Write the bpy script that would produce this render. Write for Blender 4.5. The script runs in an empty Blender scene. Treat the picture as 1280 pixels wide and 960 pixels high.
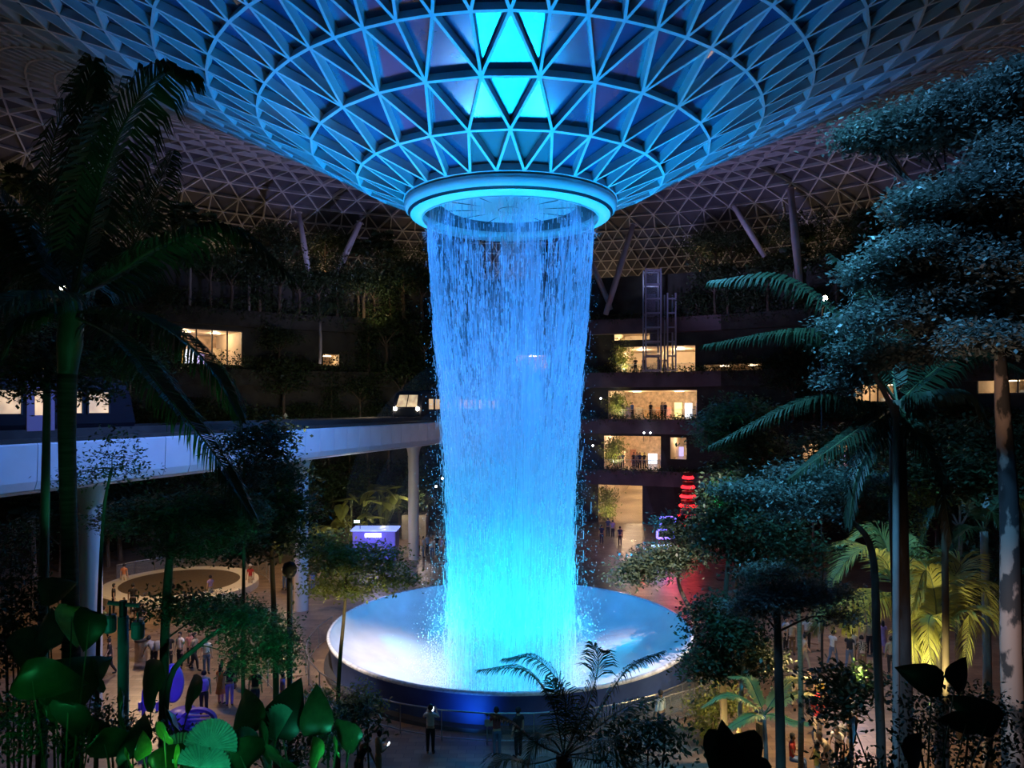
import bpy, bmesh, math, random
import numpy as np
from mathutils import Vector, Matrix, Quaternion
PI = math.pi
S = bpy.context.scene
COL = S.collection

# ------------------------------------------------------------------ camera, world, exposure, lights
CZ, F, PX, PY = 12.2, 920.0, 638.0, 507.0          # eye height, focal length and vanishing point in pixels of the 1280x960 frame
AX = Vector((0, 36.2, 0))                          # axis of the waterfall

def at(px, py, d):
    return Vector(((px - PX) / F * d, d, CZ - (py - PY) / F * d))

def floor_at(px, py, z=0.0):
    d = (CZ - z) * F / (py - PY)
    return at(px, py, d)

cam = bpy.data.cameras.new('camera'); cam.sensor_width = 36; cam.lens = F / 1280 * 36
cam.shift_x = 2 / 1280; cam.shift_y = 27 / 1280; cam.clip_start = .1; cam.clip_end = 500
co = bpy.data.objects.new('camera', cam); COL.objects.link(co)
co.location = (0, 0, CZ); co.rotation_euler = (PI / 2, 0, 0); S.camera = co

w = bpy.data.worlds.new('night'); S.world = w; w.use_nodes = True
w.node_tree.nodes['Background'].inputs[0].default_value = (.10, .14, .30, 1)
w.node_tree.nodes['Background'].inputs[1].default_value = .02

S.view_settings.view_transform = 'Standard'; S.view_settings.look = 'None'
S.view_settings.gamma = 1; S.view_settings.use_curve_mapping = False
S.view_settings.exposure = 0.15
S.cycles.transparent_max_bounces = 20
S.cycles.max_bounces = 6; S.cycles.diffuse_bounces = 2; S.cycles.glossy_bounces = 3
S.cycles.sample_clamp_indirect = 4.0

def lamp(name, kind, loc, power, color, target=None, size=.3, angle=60, blend=.6):
    l = bpy.data.lights.new(name, kind); l.energy = power; l.color = color
    if kind == 'SPOT': l.spot_size = math.radians(angle); l.spot_blend = blend
    if kind == 'AREA': l.size = size
    else: l.shadow_soft_size = size
    o = bpy.data.objects.new(name, l); COL.objects.link(o); o.location = loc
    if target is not None:
        o.rotation_euler = (Vector(target) - Vector(loc)).to_track_quat('-Z', 'Y').to_euler()
    return o

BLUE = (.0, .29, 1.0); CYAN = (0.0, .58, 1.0); WARM = (1.0, .62, .32); WHITE = (1.0, .80, .62)
for k in range(8):                                  # projectors around the bowl washing the water, the ring and the funnel
    a = (k + .5) * PI / 4
    p = AX + Vector((6.0 * math.cos(a), 6.0 * math.sin(a), .9))
    lamp('basin_projector', 'SPOT', p, 17000, BLUE, AX + Vector((9.0 * math.cos(a), 9.0 * math.sin(a), 24)), .15, 50, 1)
for k in range(12):                                 # cyan lamps at the foot of the water
    a = k * PI / 6
    p = AX + Vector((5.0 * math.cos(a), 5.0 * math.sin(a), -.4))
    lamp('water_uplight', 'SPOT', p, 2600, CYAN, AX + Vector((2.4 * math.cos(a), 2.4 * math.sin(a), 9)), .2, 70, 1)
for k in range(10):                                 # unseen cyan fill added at bowl rim to brighten the water's foot
    a = k * PI / 5 + .3
    p = AX + Vector((8.2 * math.cos(a), 8.2 * math.sin(a), 1.25))
    lamp('rim_fill', 'SPOT', p, 1000, CYAN, AX + Vector((2.6 * math.cos(a), 2.6 * math.sin(a), .2)), .1, 75, 1)
for k in range(12):                                 # downlights inside the ring
    a = (k + .5) * PI / 6
    p = AX + Vector((3.3 * math.cos(a), 3.3 * math.sin(a), 21.75))
    lamp('ring_downlight', 'SPOT', p, 700, (.03, .25, 1.0), AX + Vector((3.3 * math.cos(a), 3.3 * math.sin(a), 8)), .25, 100, 1)
for p in ((-4, 15.5, 25.2), (4, 15.5, 25.2), (27, 44, 14), (-27, 44, 14)):   # show projectors on the garden terraces
    lamp('show_projector', 'SPOT', p, 8000, (.05, .26, 1.0), AX + Vector((0, 0, 10)), .3, 34, .8)
    lamp('show_projector', 'SPOT', p, 16000, (.0, .52, 1.0), AX + Vector((0, 0, .3)), .3, 13, 1)
lamp('bowl_fill', 'SPOT', (-5.5, 15.5, 25), 70000, (1, .80, .70), (-6.2, 34.4, 0), .2, 16, 1)  # unseen warm spots added to brighten the inside of the bowl
lamp('bowl_fill', 'SPOT', (5.5, 15.5, 25), 62000, (1, .80, .76), (6.2, 34.4, 0), .2, 16, 1)
for i, a in enumerate(range(-78, 79, 13)):          # warm uplights on the upper garden terrace, washing the foot of the lattice dome
    r = math.radians(a)
    lamp('terrace_uplight', 'POINT', AX + Vector((45.5 * math.sin(r), 45.5 * math.cos(r), 26.3)), 125, (1, .66, .36), size=.5)
lamp('violet_floodlight', 'SPOT', (-8, 62, 18), 4500, (.45, .45, 1.0), (-22, 70, 33), .3, 90, 1)
lamp('violet_floodlight', 'SPOT', (10, 62, 18), 4500, (.50, .45, 1.0), (24, 70, 33), .3, 90, 1)
lamp('blue_floodlight', 'SPOT', (-6.2, 33, 20.8), 9000, (.10, .30, 1.0), (-12, 42, 9), .3, 60, 1)      # on the viaduct
lamp('blue_floodlight', 'SPOT', (-5.5, 31, 20.8), 9000, (.16, .32, 1.0), (-16, 29, 9), .3, 60, 1)
lamp('tree_fill', 'SPOT', (1.0, 8, 24.0), 12000, (.14, .46, 1.0), (9.0, 13, 15.5), .3, 62, 1)      # added fill for the water's glow on the trees at right
lamp('tree_fill', 'SPOT', (2.0, 12, 25.0), 14000, (.12, .60, 1.0), (6.5, 18, 8), .3, 55, 1)
lamp('facade_fill', 'SPOT', (8, 58, 3), 900, (.75, .55, .80), (15, 76, 10), .4, 80, 1)  # added fill standing in for mist glow on the gallery front
lamp('hillside_fill', 'SPOT', (-12, 56, 12.5), 1100, (.85, .70, .60), (-21, 72, 14), .4, 120, 1)  # unseen fill added to lift the dark trees left of the water
lamp('bowl_wall_fill', 'SPOT', (-1.5, 26.75, .22), 75, (.02, .2, 1.0), (-1.5, 27.8, 1.0), .1, 120, 1)  # added for light leaking through the bowl's outer wall
lamp('left_plaza_lamp', 'SPOT', (-21, 42, 7.5), 1500, WARM, (-21, 42, 0), .3, 155, .4)
lamp('left_plaza_lamp', 'SPOT', (-13.5, 33, 7.0), 900, WARM, (-13.5, 33, 0), .3, 155, .4)
lamp('left_plaza_lamp', 'SPOT', (-16, 52, 6.5), 900, WARM, (-16, 52, 0), .3, 155, .4)
lamp('right_plaza_lamp', 'SPOT', (10.6, 25.2, 5.2), 1500, (1, .66, .30), (10.6, 25.2, 0), .15, 155, .4)
lamp('right_plaza_lamp', 'SPOT', (17.5, 37, 6), 700, (.85, .60, .66), (17.5, 37, 0), .3, 155, .4)
lamp('far_plaza_lamp', 'SPOT', (-8, 66, 5), 520, (1, .75, .6), (-8, 66, 0), .3, 155, .4)
lamp('far_plaza_lamp', 'SPOT', (10, 66, 5), 330, (.7, .6, 1), (10, 66, 0), .3, 155, .4)
# ------------------------------------------------------------------ materials
def newmat(name):
    m = bpy.data.materials.new(name); m.use_nodes = True
    return m, m.node_tree, m.node_tree.nodes['Principled BSDF']

MATS = {}
def mat(name, c, rough=.6, metal=0, var=.25, scale=6, bump=.0, spec=.5, stretch=None, transl=0):
    """one surface colour broken up by procedural noise"""
    if name in MATS: return MATS[name]
    m, nt, b = newmat(name); N, L = nt.nodes, nt.links
    tc = N.new('ShaderNodeTexCoord'); mp = N.new('ShaderNodeMapping'); L.new(tc.outputs['Object'], mp.inputs[0])
    if stretch: mp.inputs['Scale'].default_value = stretch
    nz = N.new('ShaderNodeTexNoise'); nz.inputs['Scale'].default_value = scale; nz.inputs['Detail'].default_value = 4
    L.new(mp.outputs[0], nz.inputs['Vector'])
    rp = N.new('ShaderNodeValToRGB'); e = rp.color_ramp.elements
    e[0].position = .3; e[1].position = .7
    e[0].color = (*[x * (1 - var) for x in c], 1); e[1].color = (*[min(1, x * (1 + var)) for x in c], 1)
    L.new(nz.outputs['Fac'], rp.inputs[0]); L.new(rp.outputs[0], b.inputs['Base Color'])
    b.inputs['Roughness'].default_value = rough; b.inputs['Metallic'].default_value = metal
    b.inputs['Specular IOR Level'].default_value = spec
    if bump:
        bp = N.new('ShaderNodeBump'); bp.inputs['Strength'].default_value = bump
        L.new(nz.outputs['Fac'], bp.inputs['Height']); L.new(bp.outputs[0], b.inputs['Normal'])
    if transl:
        t = N.new('ShaderNodeBsdfTranslucent'); L.new(rp.outputs[0], t.inputs[0])
        mx = N.new('ShaderNodeMixShader'); mx.inputs[0].default_value = transl
        L.new(b.outputs[0], mx.inputs[1]); L.new(t.outputs[0], mx.inputs[2])
        L.new(mx.outputs[0], N['Material Output'].inputs[0])
    MATS[name] = m
    return m

def emat(name, c, s, var=.15, scale=3):
    """a lit panel or lamp"""
    if name in MATS: return MATS[name]
    m, nt, b = newmat(name); N, L = nt.nodes, nt.links
    tc = N.new('ShaderNodeTexCoord'); nz = N.new('ShaderNodeTexNoise'); nz.inputs['Scale'].default_value = scale
    L.new(tc.outputs['Object'], nz.inputs['Vector'])
    rp = N.new('ShaderNodeValToRGB'); e = rp.color_ramp.elements; e[0].position = .35; e[1].position = .65
    e[0].color = (*[x * (1 - var) for x in c], 1); e[1].color = (*c, 1)
    L.new(nz.outputs['Fac'], rp.inputs[0]); L.new(rp.outputs[0], b.inputs['Emission Color'])
    b.inputs['Base Color'].default_value = (*[x * .5 for x in c], 1); b.inputs['Emission Strength'].default_value = s
    MATS[name] = m
    return m

def glassmat(name, c, alpha, rough=.08):
    if name in MATS: return MATS[name]
    m, nt, b = newmat(name); N, L = nt.nodes, nt.links
    tc = N.new('ShaderNodeTexCoord'); nz = N.new('ShaderNodeTexNoise'); nz.inputs['Scale'].default_value = 1.5
    L.new(tc.outputs['Object'], nz.inputs['Vector'])
    mr = N.new('ShaderNodeMapRange'); mr.inputs['To Min'].default_value = alpha * .85; mr.inputs['To Max'].default_value = alpha * 1.15
    L.new(nz.outputs['Fac'], mr.inputs['Value'])
    b.inputs['Base Color'].default_value = (*c, 1); b.inputs['Roughness'].default_value = rough
    t = N.new('ShaderNodeBsdfTransparent'); mx = N.new('ShaderNodeMixShader')
    L.new(mr.outputs[0], mx.inputs[0]); L.new(t.outputs[0], mx.inputs[1]); L.new(b.outputs[0], mx.inputs[2])
    L.new(mx.outputs[0], N['Material Output'].inputs[0]); MATS[name] = m
    return m

def water_mat(name, cuts, sc, lo, hi):
    """falling water: white scattering strands with clear gaps between them"""
    m, nt, b = newmat(name); N, L = nt.nodes, nt.links
    N.remove(b)
    uv = N.new('ShaderNodeUVMap'); mp = N.new('ShaderNodeMapping'); mp.inputs['Scale'].default_value = sc
    L.new(uv.outputs[0], mp.inputs[0])
    nz = N.new('ShaderNodeTexNoise'); nz.inputs['Scale'].default_value = 1; nz.inputs['Detail'].default_value = 5; nz.inputs['Roughness'].default_value = .65
    L.new(mp.outputs[0], nz.inputs['Vector'])
    n2 = N.new('ShaderNodeTexNoise'); n2.inputs['Scale'].default_value = .12; n2.inputs['Detail'].default_value = 2
    L.new(mp.outputs[0], n2.inputs['Vector'])
    ad = N.new('ShaderNodeMath'); ad.operation = 'MULTIPLY_ADD'; ad.inputs[1].default_value = 1.1
    L.new(n2.outputs['Fac'], ad.inputs[0]); L.new(nz.outputs['Fac'], ad.inputs[2])
    mr = N.new('ShaderNodeMapRange'); mr.inputs['From Min'].default_value = cuts[0]; mr.inputs['From Max'].default_value = cuts[1]
    mr.inputs['To Min'].default_value = lo; mr.inputs['To Max'].default_value = hi
    L.new(ad.outputs[0], mr.inputs['Value'])
    sx = N.new('ShaderNodeSeparateXYZ'); L.new(uv.outputs[0], sx.inputs[0])          # breaks up with the fall: thin at the lip, dense at the foot
    hz = N.new('ShaderNodeMapRange'); hz.inputs['From Min'].default_value = .87; hz.inputs['From Max'].default_value = .0
    hz.inputs['To Min'].default_value = -.34; hz.inputs['To Max'].default_value = .40; L.new(sx.outputs[1], hz.inputs['Value'])
    sm = N.new('ShaderNodeMath'); sm.operation = 'ADD'; sm.use_clamp = True; L.new(mr.outputs[0], sm.inputs[0]); L.new(hz.outputs[0], sm.inputs[1]); mr = sm
    d = N.new('ShaderNodeBsdfDiffuse'); d.inputs[0].default_value = (.92, .95, 1, 1)
    t = N.new('ShaderNodeBsdfTranslucent'); t.inputs[0].default_value = (.92, .95, 1, 1)
    m1 = N.new('ShaderNodeMixShader'); m1.inputs[0].default_value = .5
    L.new(d.outputs[0], m1.inputs[1]); L.new(t.outputs[0], m1.inputs[2])
    tr = N.new('ShaderNodeBsdfTransparent'); m2 = N.new('ShaderNodeMixShader')
    L.new(mr.outputs[0], m2.inputs[0]); L.new(tr.outputs[0], m2.inputs[1]); L.new(m1.outputs[0], m2.inputs[2])
    L.new(m2.outputs[0], N['Material Output'].inputs[0])
    return m

# ------------------------------------------------------------------ mesh and object helpers
class MB:
    def __init__(s): s.v = []; s.f = []; s.uv = None
    def add(s, vs, fs):
        o = len(s.v); s.v += [tuple(x) for x in vs]; s.f += [tuple(i + o for i in f) for f in fs]
        return s
    def box(s, c, size, M=None):
        x, y, z = [k / 2 for k in size]; c = Vector(c)
        vs = [Vector((a * x, b * y, d * z)) for a in (-1, 1) for b in (-1, 1) for d in (-1, 1)]
        if M is not None: vs = [M @ k for k in vs]
        return s.add([c + k for k in vs], [(0, 1, 3, 2), (4, 6, 7, 5), (0, 4, 5, 1), (2, 3, 7, 6), (0, 2, 6, 4), (1, 5, 7, 3)])
    def tube(s, pts, rad, n=8, caps=True):
        pts = [Vector(p) for p in pts]
        if not hasattr(rad, '__len__'): rad = [rad] * len(pts)
        vs = []; ref = None
        for i, p in enumerate(pts):
            t = (pts[min(i + 1, len(pts) - 1)] - pts[max(i - 1, 0)])
            t = t.normalized() if t.length > 1e-9 else Vector((0, 0, 1))
            if ref is None: ref = Vector((1, 0, 0)) if abs(t.x) < .8 else Vector((0, 1, 0))
            a = (ref - t * ref.dot(t)).normalized(); b = t.cross(a); ref = a
            vs += [p + (a * math.cos(2 * PI * k / n) + b * math.sin(2 * PI * k / n)) * rad[i] for k in range(n)]
        fs = [(i * n + k, i * n + (k + 1) % n, (i + 1) * n + (k + 1) % n, (i + 1) * n + k) for i in range(len(pts) - 1) for k in range(n)]
        if caps: fs += [tuple(range(n))[::-1], tuple((len(pts) - 1) * n + k for k in range(n))]
        return s.add(vs, fs)
    def lathe(s, prof, n=48, c=(0, 0), a0=0., a1=2 * PI):
        full = abs(a1 - a0 - 2 * PI) < 1e-6; m = n if full else n + 1; vs = []
        for r, z in prof:
            for k in range(m):
                a = a0 + (a1 - a0) * k / n
                vs.append((c[0] + r * math.sin(a), c[1] + r * math.cos(a), z))
        fs = []
        for i in range(len(prof) - 1):
            for k in range(n):
                k2 = (k + 1) % m
                fs.append((i * m + k, i * m + k2, (i + 1) * m + k2, (i + 1) * m + k))
        return s.add(vs, fs)
    def mesh(s, name, material=None, smooth=False):
        me = bpy.data.meshes.new(name); me.from_pydata(s.v, [], s.f); me.update()
        if smooth: me.shade_smooth()
        if material: me.materials.append(material)
        return me
    def build(s, name, material, parent=None, smooth=False, **kw):
        return link(name, s.mesh(name, material, smooth), parent, **kw)

def link(name, me, parent=None, loc=None, label=None, cat=None, group=None, kind=None):
    o = bpy.data.objects.new(name, me); COL.objects.link(o)
    if parent is not None: o.parent = parent
    if loc is not None: o.location = loc
    return tag(o, label, cat, group, kind)

def tag(o, label=None, cat=None, group=None, kind=None):
    if label: o['label'] = label
    if cat: o['category'] = cat
    if group: o['group'] = group
    if kind: o['kind'] = kind
    return o

def thing(name, loc, label, cat, group=None, rz=0):
    o = bpy.data.objects.new(name, None); COL.objects.link(o); o.empty_display_size = .2
    o.location = loc; o.rotation_euler = (0, 0, rz)
    return tag(o, label, cat, group)

def copy_tree(o, parent=None):
    c = o.copy(); COL.objects.link(c)
    if parent is not None: c.parent = parent
    for ch in list(o.children): copy_tree(ch, c)
    return c

def catmull(pts, n):
    pts = [Vector(p) for p in pts]; P = [pts[0] * 2 - pts[1]] + pts + [pts[-1] * 2 - pts[-2]]; out = []
    for i in range(1, len(P) - 2):
        for k in range(n):
            t = k / n; a, b, c, d = P[i - 1], P[i], P[i + 1], P[i + 2]
            out.append(.5 * ((2 * b) + (c - a) * t + (2 * a - 5 * b + 4 * c - d) * t * t + (3 * b - a - 3 * c + d) * t ** 3))
    return out + [pts[-1]]

def quads_mesh(name, V, material, nper=4):
    """V: (n, nper, 3) array of separate faces"""
    n = V.shape[0]; me = bpy.data.meshes.new(name)
    me.vertices.add(n * nper); me.vertices.foreach_set('co', V.reshape(-1).astype(np.float32))
    me.loops.add(n * nper); me.loops.foreach_set('vertex_index', np.arange(n * nper, dtype=np.int32))
    me.polygons.add(n); me.polygons.foreach_set('loop_start', np.arange(0, n * nper, nper, dtype=np.int32))
    me.update(calc_edges=True); me.validate()
    if material: me.materials.append(material)
    return me
rng = np.random.default_rng(7); RND = random.Random(5)
# ------------------------------------------------------------------ lattice dome (ceiling): fins, panes
PROFILE = [(5.1, 22.05), (7.4, 23.0), (9.5, 24.15), (11.8, 25.3), (15, 26.8), (19, 28.6), (24, 30.9), (30, 33.3), (36, 35.2),
           (41, 35.9), (45, 35.3), (48, 33.2), (49.6, 30.5), (50.3, 27.0)]
fine = [(p.x, p.z) for p in catmull([(r, 0, z) for r, z in PROFILE], 24)]
cum = [0.]
for a, b in zip(fine, fine[1:]): cum.append(cum[-1] + math.hypot(b[0] - a[0], b[1] - a[1]))
def prof_at(s):
    i = 0
    while i < len(cum) - 2 and cum[i + 1] < s: i += 1
    t = (s - cum[i]) / max(1e-9, cum[i + 1] - cum[i])
    return fine[i][0] + t * (fine[i + 1][0] - fine[i][0]), fine[i][1] + t * (fine[i + 1][1] - fine[i][1])
def s_of_r(r): return next(cum[i] for i, p in enumerate(fine) if p[0] >= r)
rows = []                                            # (s, count, offset)
off = .5
for r in (5.1, 7.4, 9.5):
    rows.append((s_of_r(r), 28, off)); off = .5 - off
s = s_of_r(11.8); o_ = 0.; n_ = 56; step = 2.25
while s < cum[-1] - .6:
    r = prof_at(s)[0]
    if n_ == 56 and r > 26.0 and o_ == .5: n_ = 112; o_ = 0.; step = 1.65
    elif n_ == 112 and r > 47.3 and o_ == .5: n_ = 224; o_ = 0.; step = 1.1
    rows.append((s, n_, o_)); o_ = .5 - o_; s += step
rows.append((cum[-1], n_, o_))
def node(row, i):
    s, n, of = rows[row]; r, z = prof_at(s); a = (i + of) * 2 * PI / n + PI
    return AX + Vector((r * math.sin(a), r * math.cos(a), z))
def normal(row, i):                                   # outward (up, into the night)
    s, n, of = rows[row]; r0, z0 = prof_at(max(0, s - .3)); r1, z1 = prof_at(min(cum[-1], s + .3)); a = (i + of) * 2 * PI / n + PI
    t = Vector((r1 - r0, z1 - z0)).normalized(); nx, nz = -t.y, t.x
    return Vector((nx * math.sin(a), nx * math.cos(a), nz))
edges = []; tris = []
for j in range(len(rows)):
    s, n, of = rows[j]
    for i in range(n): edges.append(((j, i), (j, (i + 1) % n)))
    if j + 1 == len(rows): break
    m, of2 = rows[j + 1][1], rows[j + 1][2]
    for i in range(n):
        if m == n:
            a, b = (i - 1, i) if of == 0 else (i, i + 1)
            if of == 0: a, b = (i - 1) % n, i
            else: a, b = i, (i + 1) % n
            edges += [((j, i), (j + 1, a)), ((j, i), (j + 1, b))]
            tris += [((j, i), (j + 1, a), (j + 1, b)), ((j, i), (j, (i + 1) % n), (j + 1, b))]
        else:
            c = int(round(2 * (i + of))); a, b = (c - 1) % m, (c + 1) % m; c %= m
            edges += [((j, i), (j + 1, k)) for k in (a, c, b)]
            tris += [((j, i), (j + 1, a), (j + 1, c)), ((j, i), (j + 1, c), (j + 1, b)), ((j, i), (j, (i + 1) % n), (j + 1, b))]
FIN = mat('white_painted_fin', (.62, .63, .66), .45, var=.08, scale=2)
GLASS = mat('night_glass', (.03, .07, .18), .17, var=.35, scale=.35, spec=1.0); GLASS.node_tree.nodes['Principled BSDF'].inputs['IOR'].default_value = 1.9
roof = thing('ceiling', AX, 'toroidal lattice dome of white fins and dark glass funnelling down to the blue ring', 'dome'); roof['kind'] = 'structure'
def seen(p):
    if p.y < 1: return None
    x = PX + p.x / p.y * F; y = PY - (p.z - CZ) / p.y * F
    return (x, y) if -60 < x < 1340 and -60 < y < 960 else None
def px_size(p, q):
    c = (p + q) / 2
    if not seen(c): return 0
    a, b = seen(p), seen(q)
    if p.y < 1 or q.y < 1: return 0
    ax, ay = PX + p.x / p.y * F, PY - (p.z - CZ) / p.y * F; bx, by = PX + q.x / q.y * F, PY - (q.z - CZ) / q.y * F
    return math.hypot(ax - bx, ay - by)
def fin_matrix(p, q, nrm, wd, dp):
    x = (q - p); L = x.length; x.normalize(); z = (nrm - x * nrm.dot(x)).normalized(); y = z.cross(x)
    M = Matrix.Identity(4)
    for r in range(3):
        M[r][0] = x[r] * L; M[r][1] = y[r] * wd; M[r][2] = z[r] * dp; M[r][3] = ((p + q) / 2)[r] + z[r] * dp / 2
    return M
cube = MB().box((0, 0, 0), (1, 1, 1)).mesh('fin', FIN)
items = []
for (a, b) in edges:
    p, q = node(*a), node(*b); nr = (normal(*a) + normal(*b)).normalized()
    far = (p - Vector((0, 0, CZ))).length
    items.append((px_size(p, q), p, q, nr))
items.sort(key=lambda t: -t[0])
big = MB()
CB = [Vector((a / 2, b / 2, c / 2)) for a in (-1, 1) for b in (-1, 1) for c in (-1, 1)]
CF = [(0, 1, 3, 2), (4, 6, 7, 5), (0, 4, 5, 1), (2, 3, 7, 6), (0, 2, 6, 4), (1, 5, 7, 3)]
Ti = Matrix.Translation(-AX)
for k, (sz, p, q, nr) in enumerate(items):
    rr_ = (p - AX).xy.length
    M = Ti @ fin_matrix(p, q, nr, .115 if rr_ < 26 else (.12 if rr_ < 47.2 else .09), .50 if rr_ < 22 else (.62 if rr_ < 47.2 else .4))
    if k < 300 and sz > 10:
        o = link('fin', cube, roof); o.matrix_local = M
    else: big.add([M @ v for v in CB], CF)
big.build('fin_lattice', FIN, roof, kind='stuff')
pan = []
for t in tris:
    P3 = [node(*k) for k in t]; nr = sum((normal(*k) for k in t), Vector()).normalized()
    pan.append((max(px_size(P3[0], P3[1]), px_size(P3[1], P3[2]), px_size(P3[2], P3[0])), P3, nr))
pan.sort(key=lambda t: -t[0])
rest = MB()
for k, (sz, P3, nr) in enumerate(pan):
    h = nr * .38; th = nr * .03
    vs = [p + h - AX for p in P3] + [p + h + th - AX for p in P3]
    fs = [(0, 1, 2), (5, 4, 3), (0, 3, 4, 1), (1, 4, 5, 2), (2, 5, 3, 0)]
    if k < 300 and sz > 10: MB().add(vs, fs).build('glass_pane', GLASS, roof)
    else: rest.add(vs[:3], [(0, 1, 2)])
rest.build('glazing', mat('frosted_night_glass', (.10, .10, .125), .5, var=.25, scale=.35), roof, kind='stuff')

# ------------------------------------------------------------------ ring and oculus plate
RINGM = mat('ring_paint', (.78, .80, .82), .28, var=.04, scale=1)
DARKM = mat('dark_gap', (.02, .02, .03), .6)
ring = thing('oculus_ring', AX + Vector((0, 0, 21.3)), 'broad white ring lit cyan that the water falls from, hung under the dome', 'ring')
pr = [(4.38 + .80 * math.sin(a), .62 - .62 * math.cos(a)) for a in [i / 14 * PI / 2 for i in range(15)]]
MB().lathe([(5.0, .74)] + [(5.18, .70), (5.18, .62)] + pr[14:7:-1], 96).build('outer_cove', RINGM, ring, smooth=True)
MB().lathe([(pr[8][0] - .02, pr[8][1] + .04), (pr[6][0] + .02, pr[6][1] + .04)], 96).build('shadow_groove', DARKM, ring)
MB().lathe(pr[6::-1] + [(4.32, 0), (4.32, .45)], 96).build('inner_cove', RINGM, ring, smooth=True)
MB().lathe([(4.30, -.05), (4.34, -.05), (4.34, .1), (4.30, .1)], 96).build('drip_edge', RINGM, ring)
plate = MB().lathe([(.6, .52), (1.5, .53), (2.6, .58), (3.2, .68), (3.45, .85)], 72).build('oculus_plate', RINGM, ring, smooth=True)
MB().lathe([(0.001, .51), (.54, .51)], 32).build('centre_disc', RINGM, ring)
MB().lathe([(.53, .535), (.61, .535)], 32).build('centre_seam', DARKM, ring)
sm = MB()
for k in range(12):
    a = k * PI / 6 + .1
    sm.box((2.0 * math.sin(a), 2.0 * math.cos(a), .545), (.012, 2.7, .03), Matrix.Rotation(-a, 3, 'Z'))
sm.build('radial_seam', DARKM, ring)
MB().lathe([(3.45, .85), (3.5, 1.25), (4.3, 1.3), (4.32, .45)], 72).build('water_trough', mat('trough_metal', (.2, .22, .25), .5), ring)

# ------------------------------------------------------------------ the falling water
def wr(z):                                            # radius of the column at a height
    pts = [(21.9, 4.05), (20.5, 4.10), (16.4, 3.80), (12.4, 3.40), (8.0, 3.12), (4.6, 3.0), (1.0, 2.95), (-2.2, 2.9)]
    for (z1, r1), (z0, r0) in zip(pts, pts[1:]):
        if z >= z0: return r0 + (r1 - r0) * (z - z0) / (z1 - z0)
    return 2.9
fall = thing('waterfall', AX, 'tall round column of falling water lit blue, pouring from ring into bowl', 'waterfall')
def sheet(name, fac, m, z0=-1.6, z1=21.75, n=120, rowsn=60):
    zs = [z1 + (z0 - z1) * i / rowsn for i in range(rowsn + 1)]
    mb = MB().lathe([(wr(z) * fac, z) for z in zs], n); me = mb.mesh(name, m, True)
    uv = me.uv_layers.new(name='UVMap'); nv = n
    for p in me.polygons:
        k = p.index % n; i = p.index // n
        for li, (dk, di) in zip(p.loop_indices, ((0, 0), (1, 0), (1, 1), (0, 1))): uv.data[li].uv = ((k + dk) / n, zs[i + di] / 25)
    return link(name, me, fall)
W1 = water_mat('water_sheet', (.90, 1.28), (150, 7, 1), .03, .80)
W2 = water_mat('water_core', (.88, 1.30), (90, 5, 1), .05, .70)
sheet('water_curtain', 1.0, W1); sheet('inner_water', .95, W2)
W3 = mat('water_strand', (.9, .93, 1), .4, var=.02, transl=.5)
n = 24000
z = 21.5 - 22.6 * rng.uniform(0, 1, n) ** .8; ln = rng.gamma(2., .16, n) + .06; a = rng.uniform(0, 2 * PI, n)
rr = np.array([wr(k) for k in z]); spread = .02 + .012 * (21.6 - z)
rr = rr + rng.normal(0, 1, n) * spread * .55 - .04 + np.where(rng.uniform(0, 1, n) < .12, rng.exponential(.22, n) * (21.6 - z) / 21, 0)
wd = rng.uniform(.006, .019, n); th = rng.uniform(0, PI, n)
cx = rr * np.sin(a); cy = rr * np.cos(a)
zb = z - ln; rb = np.array([wr(k) for k in zb]) - np.array([wr(k) for k in z]); bx = cx + rb * np.sin(a); by = cy + rb * np.cos(a)
ex = np.cos(th) * wd; ey = np.sin(th) * wd
V = np.stack([np.stack([cx - ex, cy - ey, z], 1), np.stack([cx + ex, cy + ey, z], 1), np.stack([bx + ex, by + ey, zb], 1), np.stack([bx - ex, by - ey, zb], 1)], 1)
link('water_strands', quads_mesh('water_strands', V, W3), fall, kind='stuff')
# spray drifting round the column: fine droplets
n = 9000
z = np.minimum(21, rng.exponential(7, n)) - .5; a = rng.uniform(0, 2 * PI, n); rr = np.array([wr(k) for k in z]) + np.abs(rng.normal(0, 1, n)) * (.12 + .035 * (21 - z))
s_ = rng.uniform(.008, .018, n); cx = rr * np.sin(a); cy = rr * np.cos(a)
V = np.stack([np.stack([cx - s_, cy, z], 1), np.stack([cx, cy - s_, z - s_], 1), np.stack([cx + s_, cy, z], 1), np.stack([cx, cy + s_, z + s_ * 2], 1)], 1)
link('spray_droplets', quads_mesh('spray_droplets', V, W3), fall, kind='stuff')
# spray boiling at the foot of the column
n = 36000
z = rng.exponential(1.1, n) - 1.2; a = rng.uniform(0, 2 * PI, n); rr = np.abs(2.9 + rng.normal(0, 1, n) * (.25 + .16 * np.maximum(0, 3 - z)))
s_ = rng.uniform(.006, .017, n); cx = rr * np.sin(a); cy = rr * np.cos(a); z = np.maximum(z, -2 + .055 * rr ** 2)
V = np.stack([np.stack([cx - s_, cy, z], 1), np.stack([cx, cy - s_, z - s_], 1), np.stack([cx + s_, cy, z], 1), np.stack([cx, cy + s_, z + s_ * 2], 1)], 1)
link('foot_spray', quads_mesh('foot_spray', V, W3), fall, kind='stuff')

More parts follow.
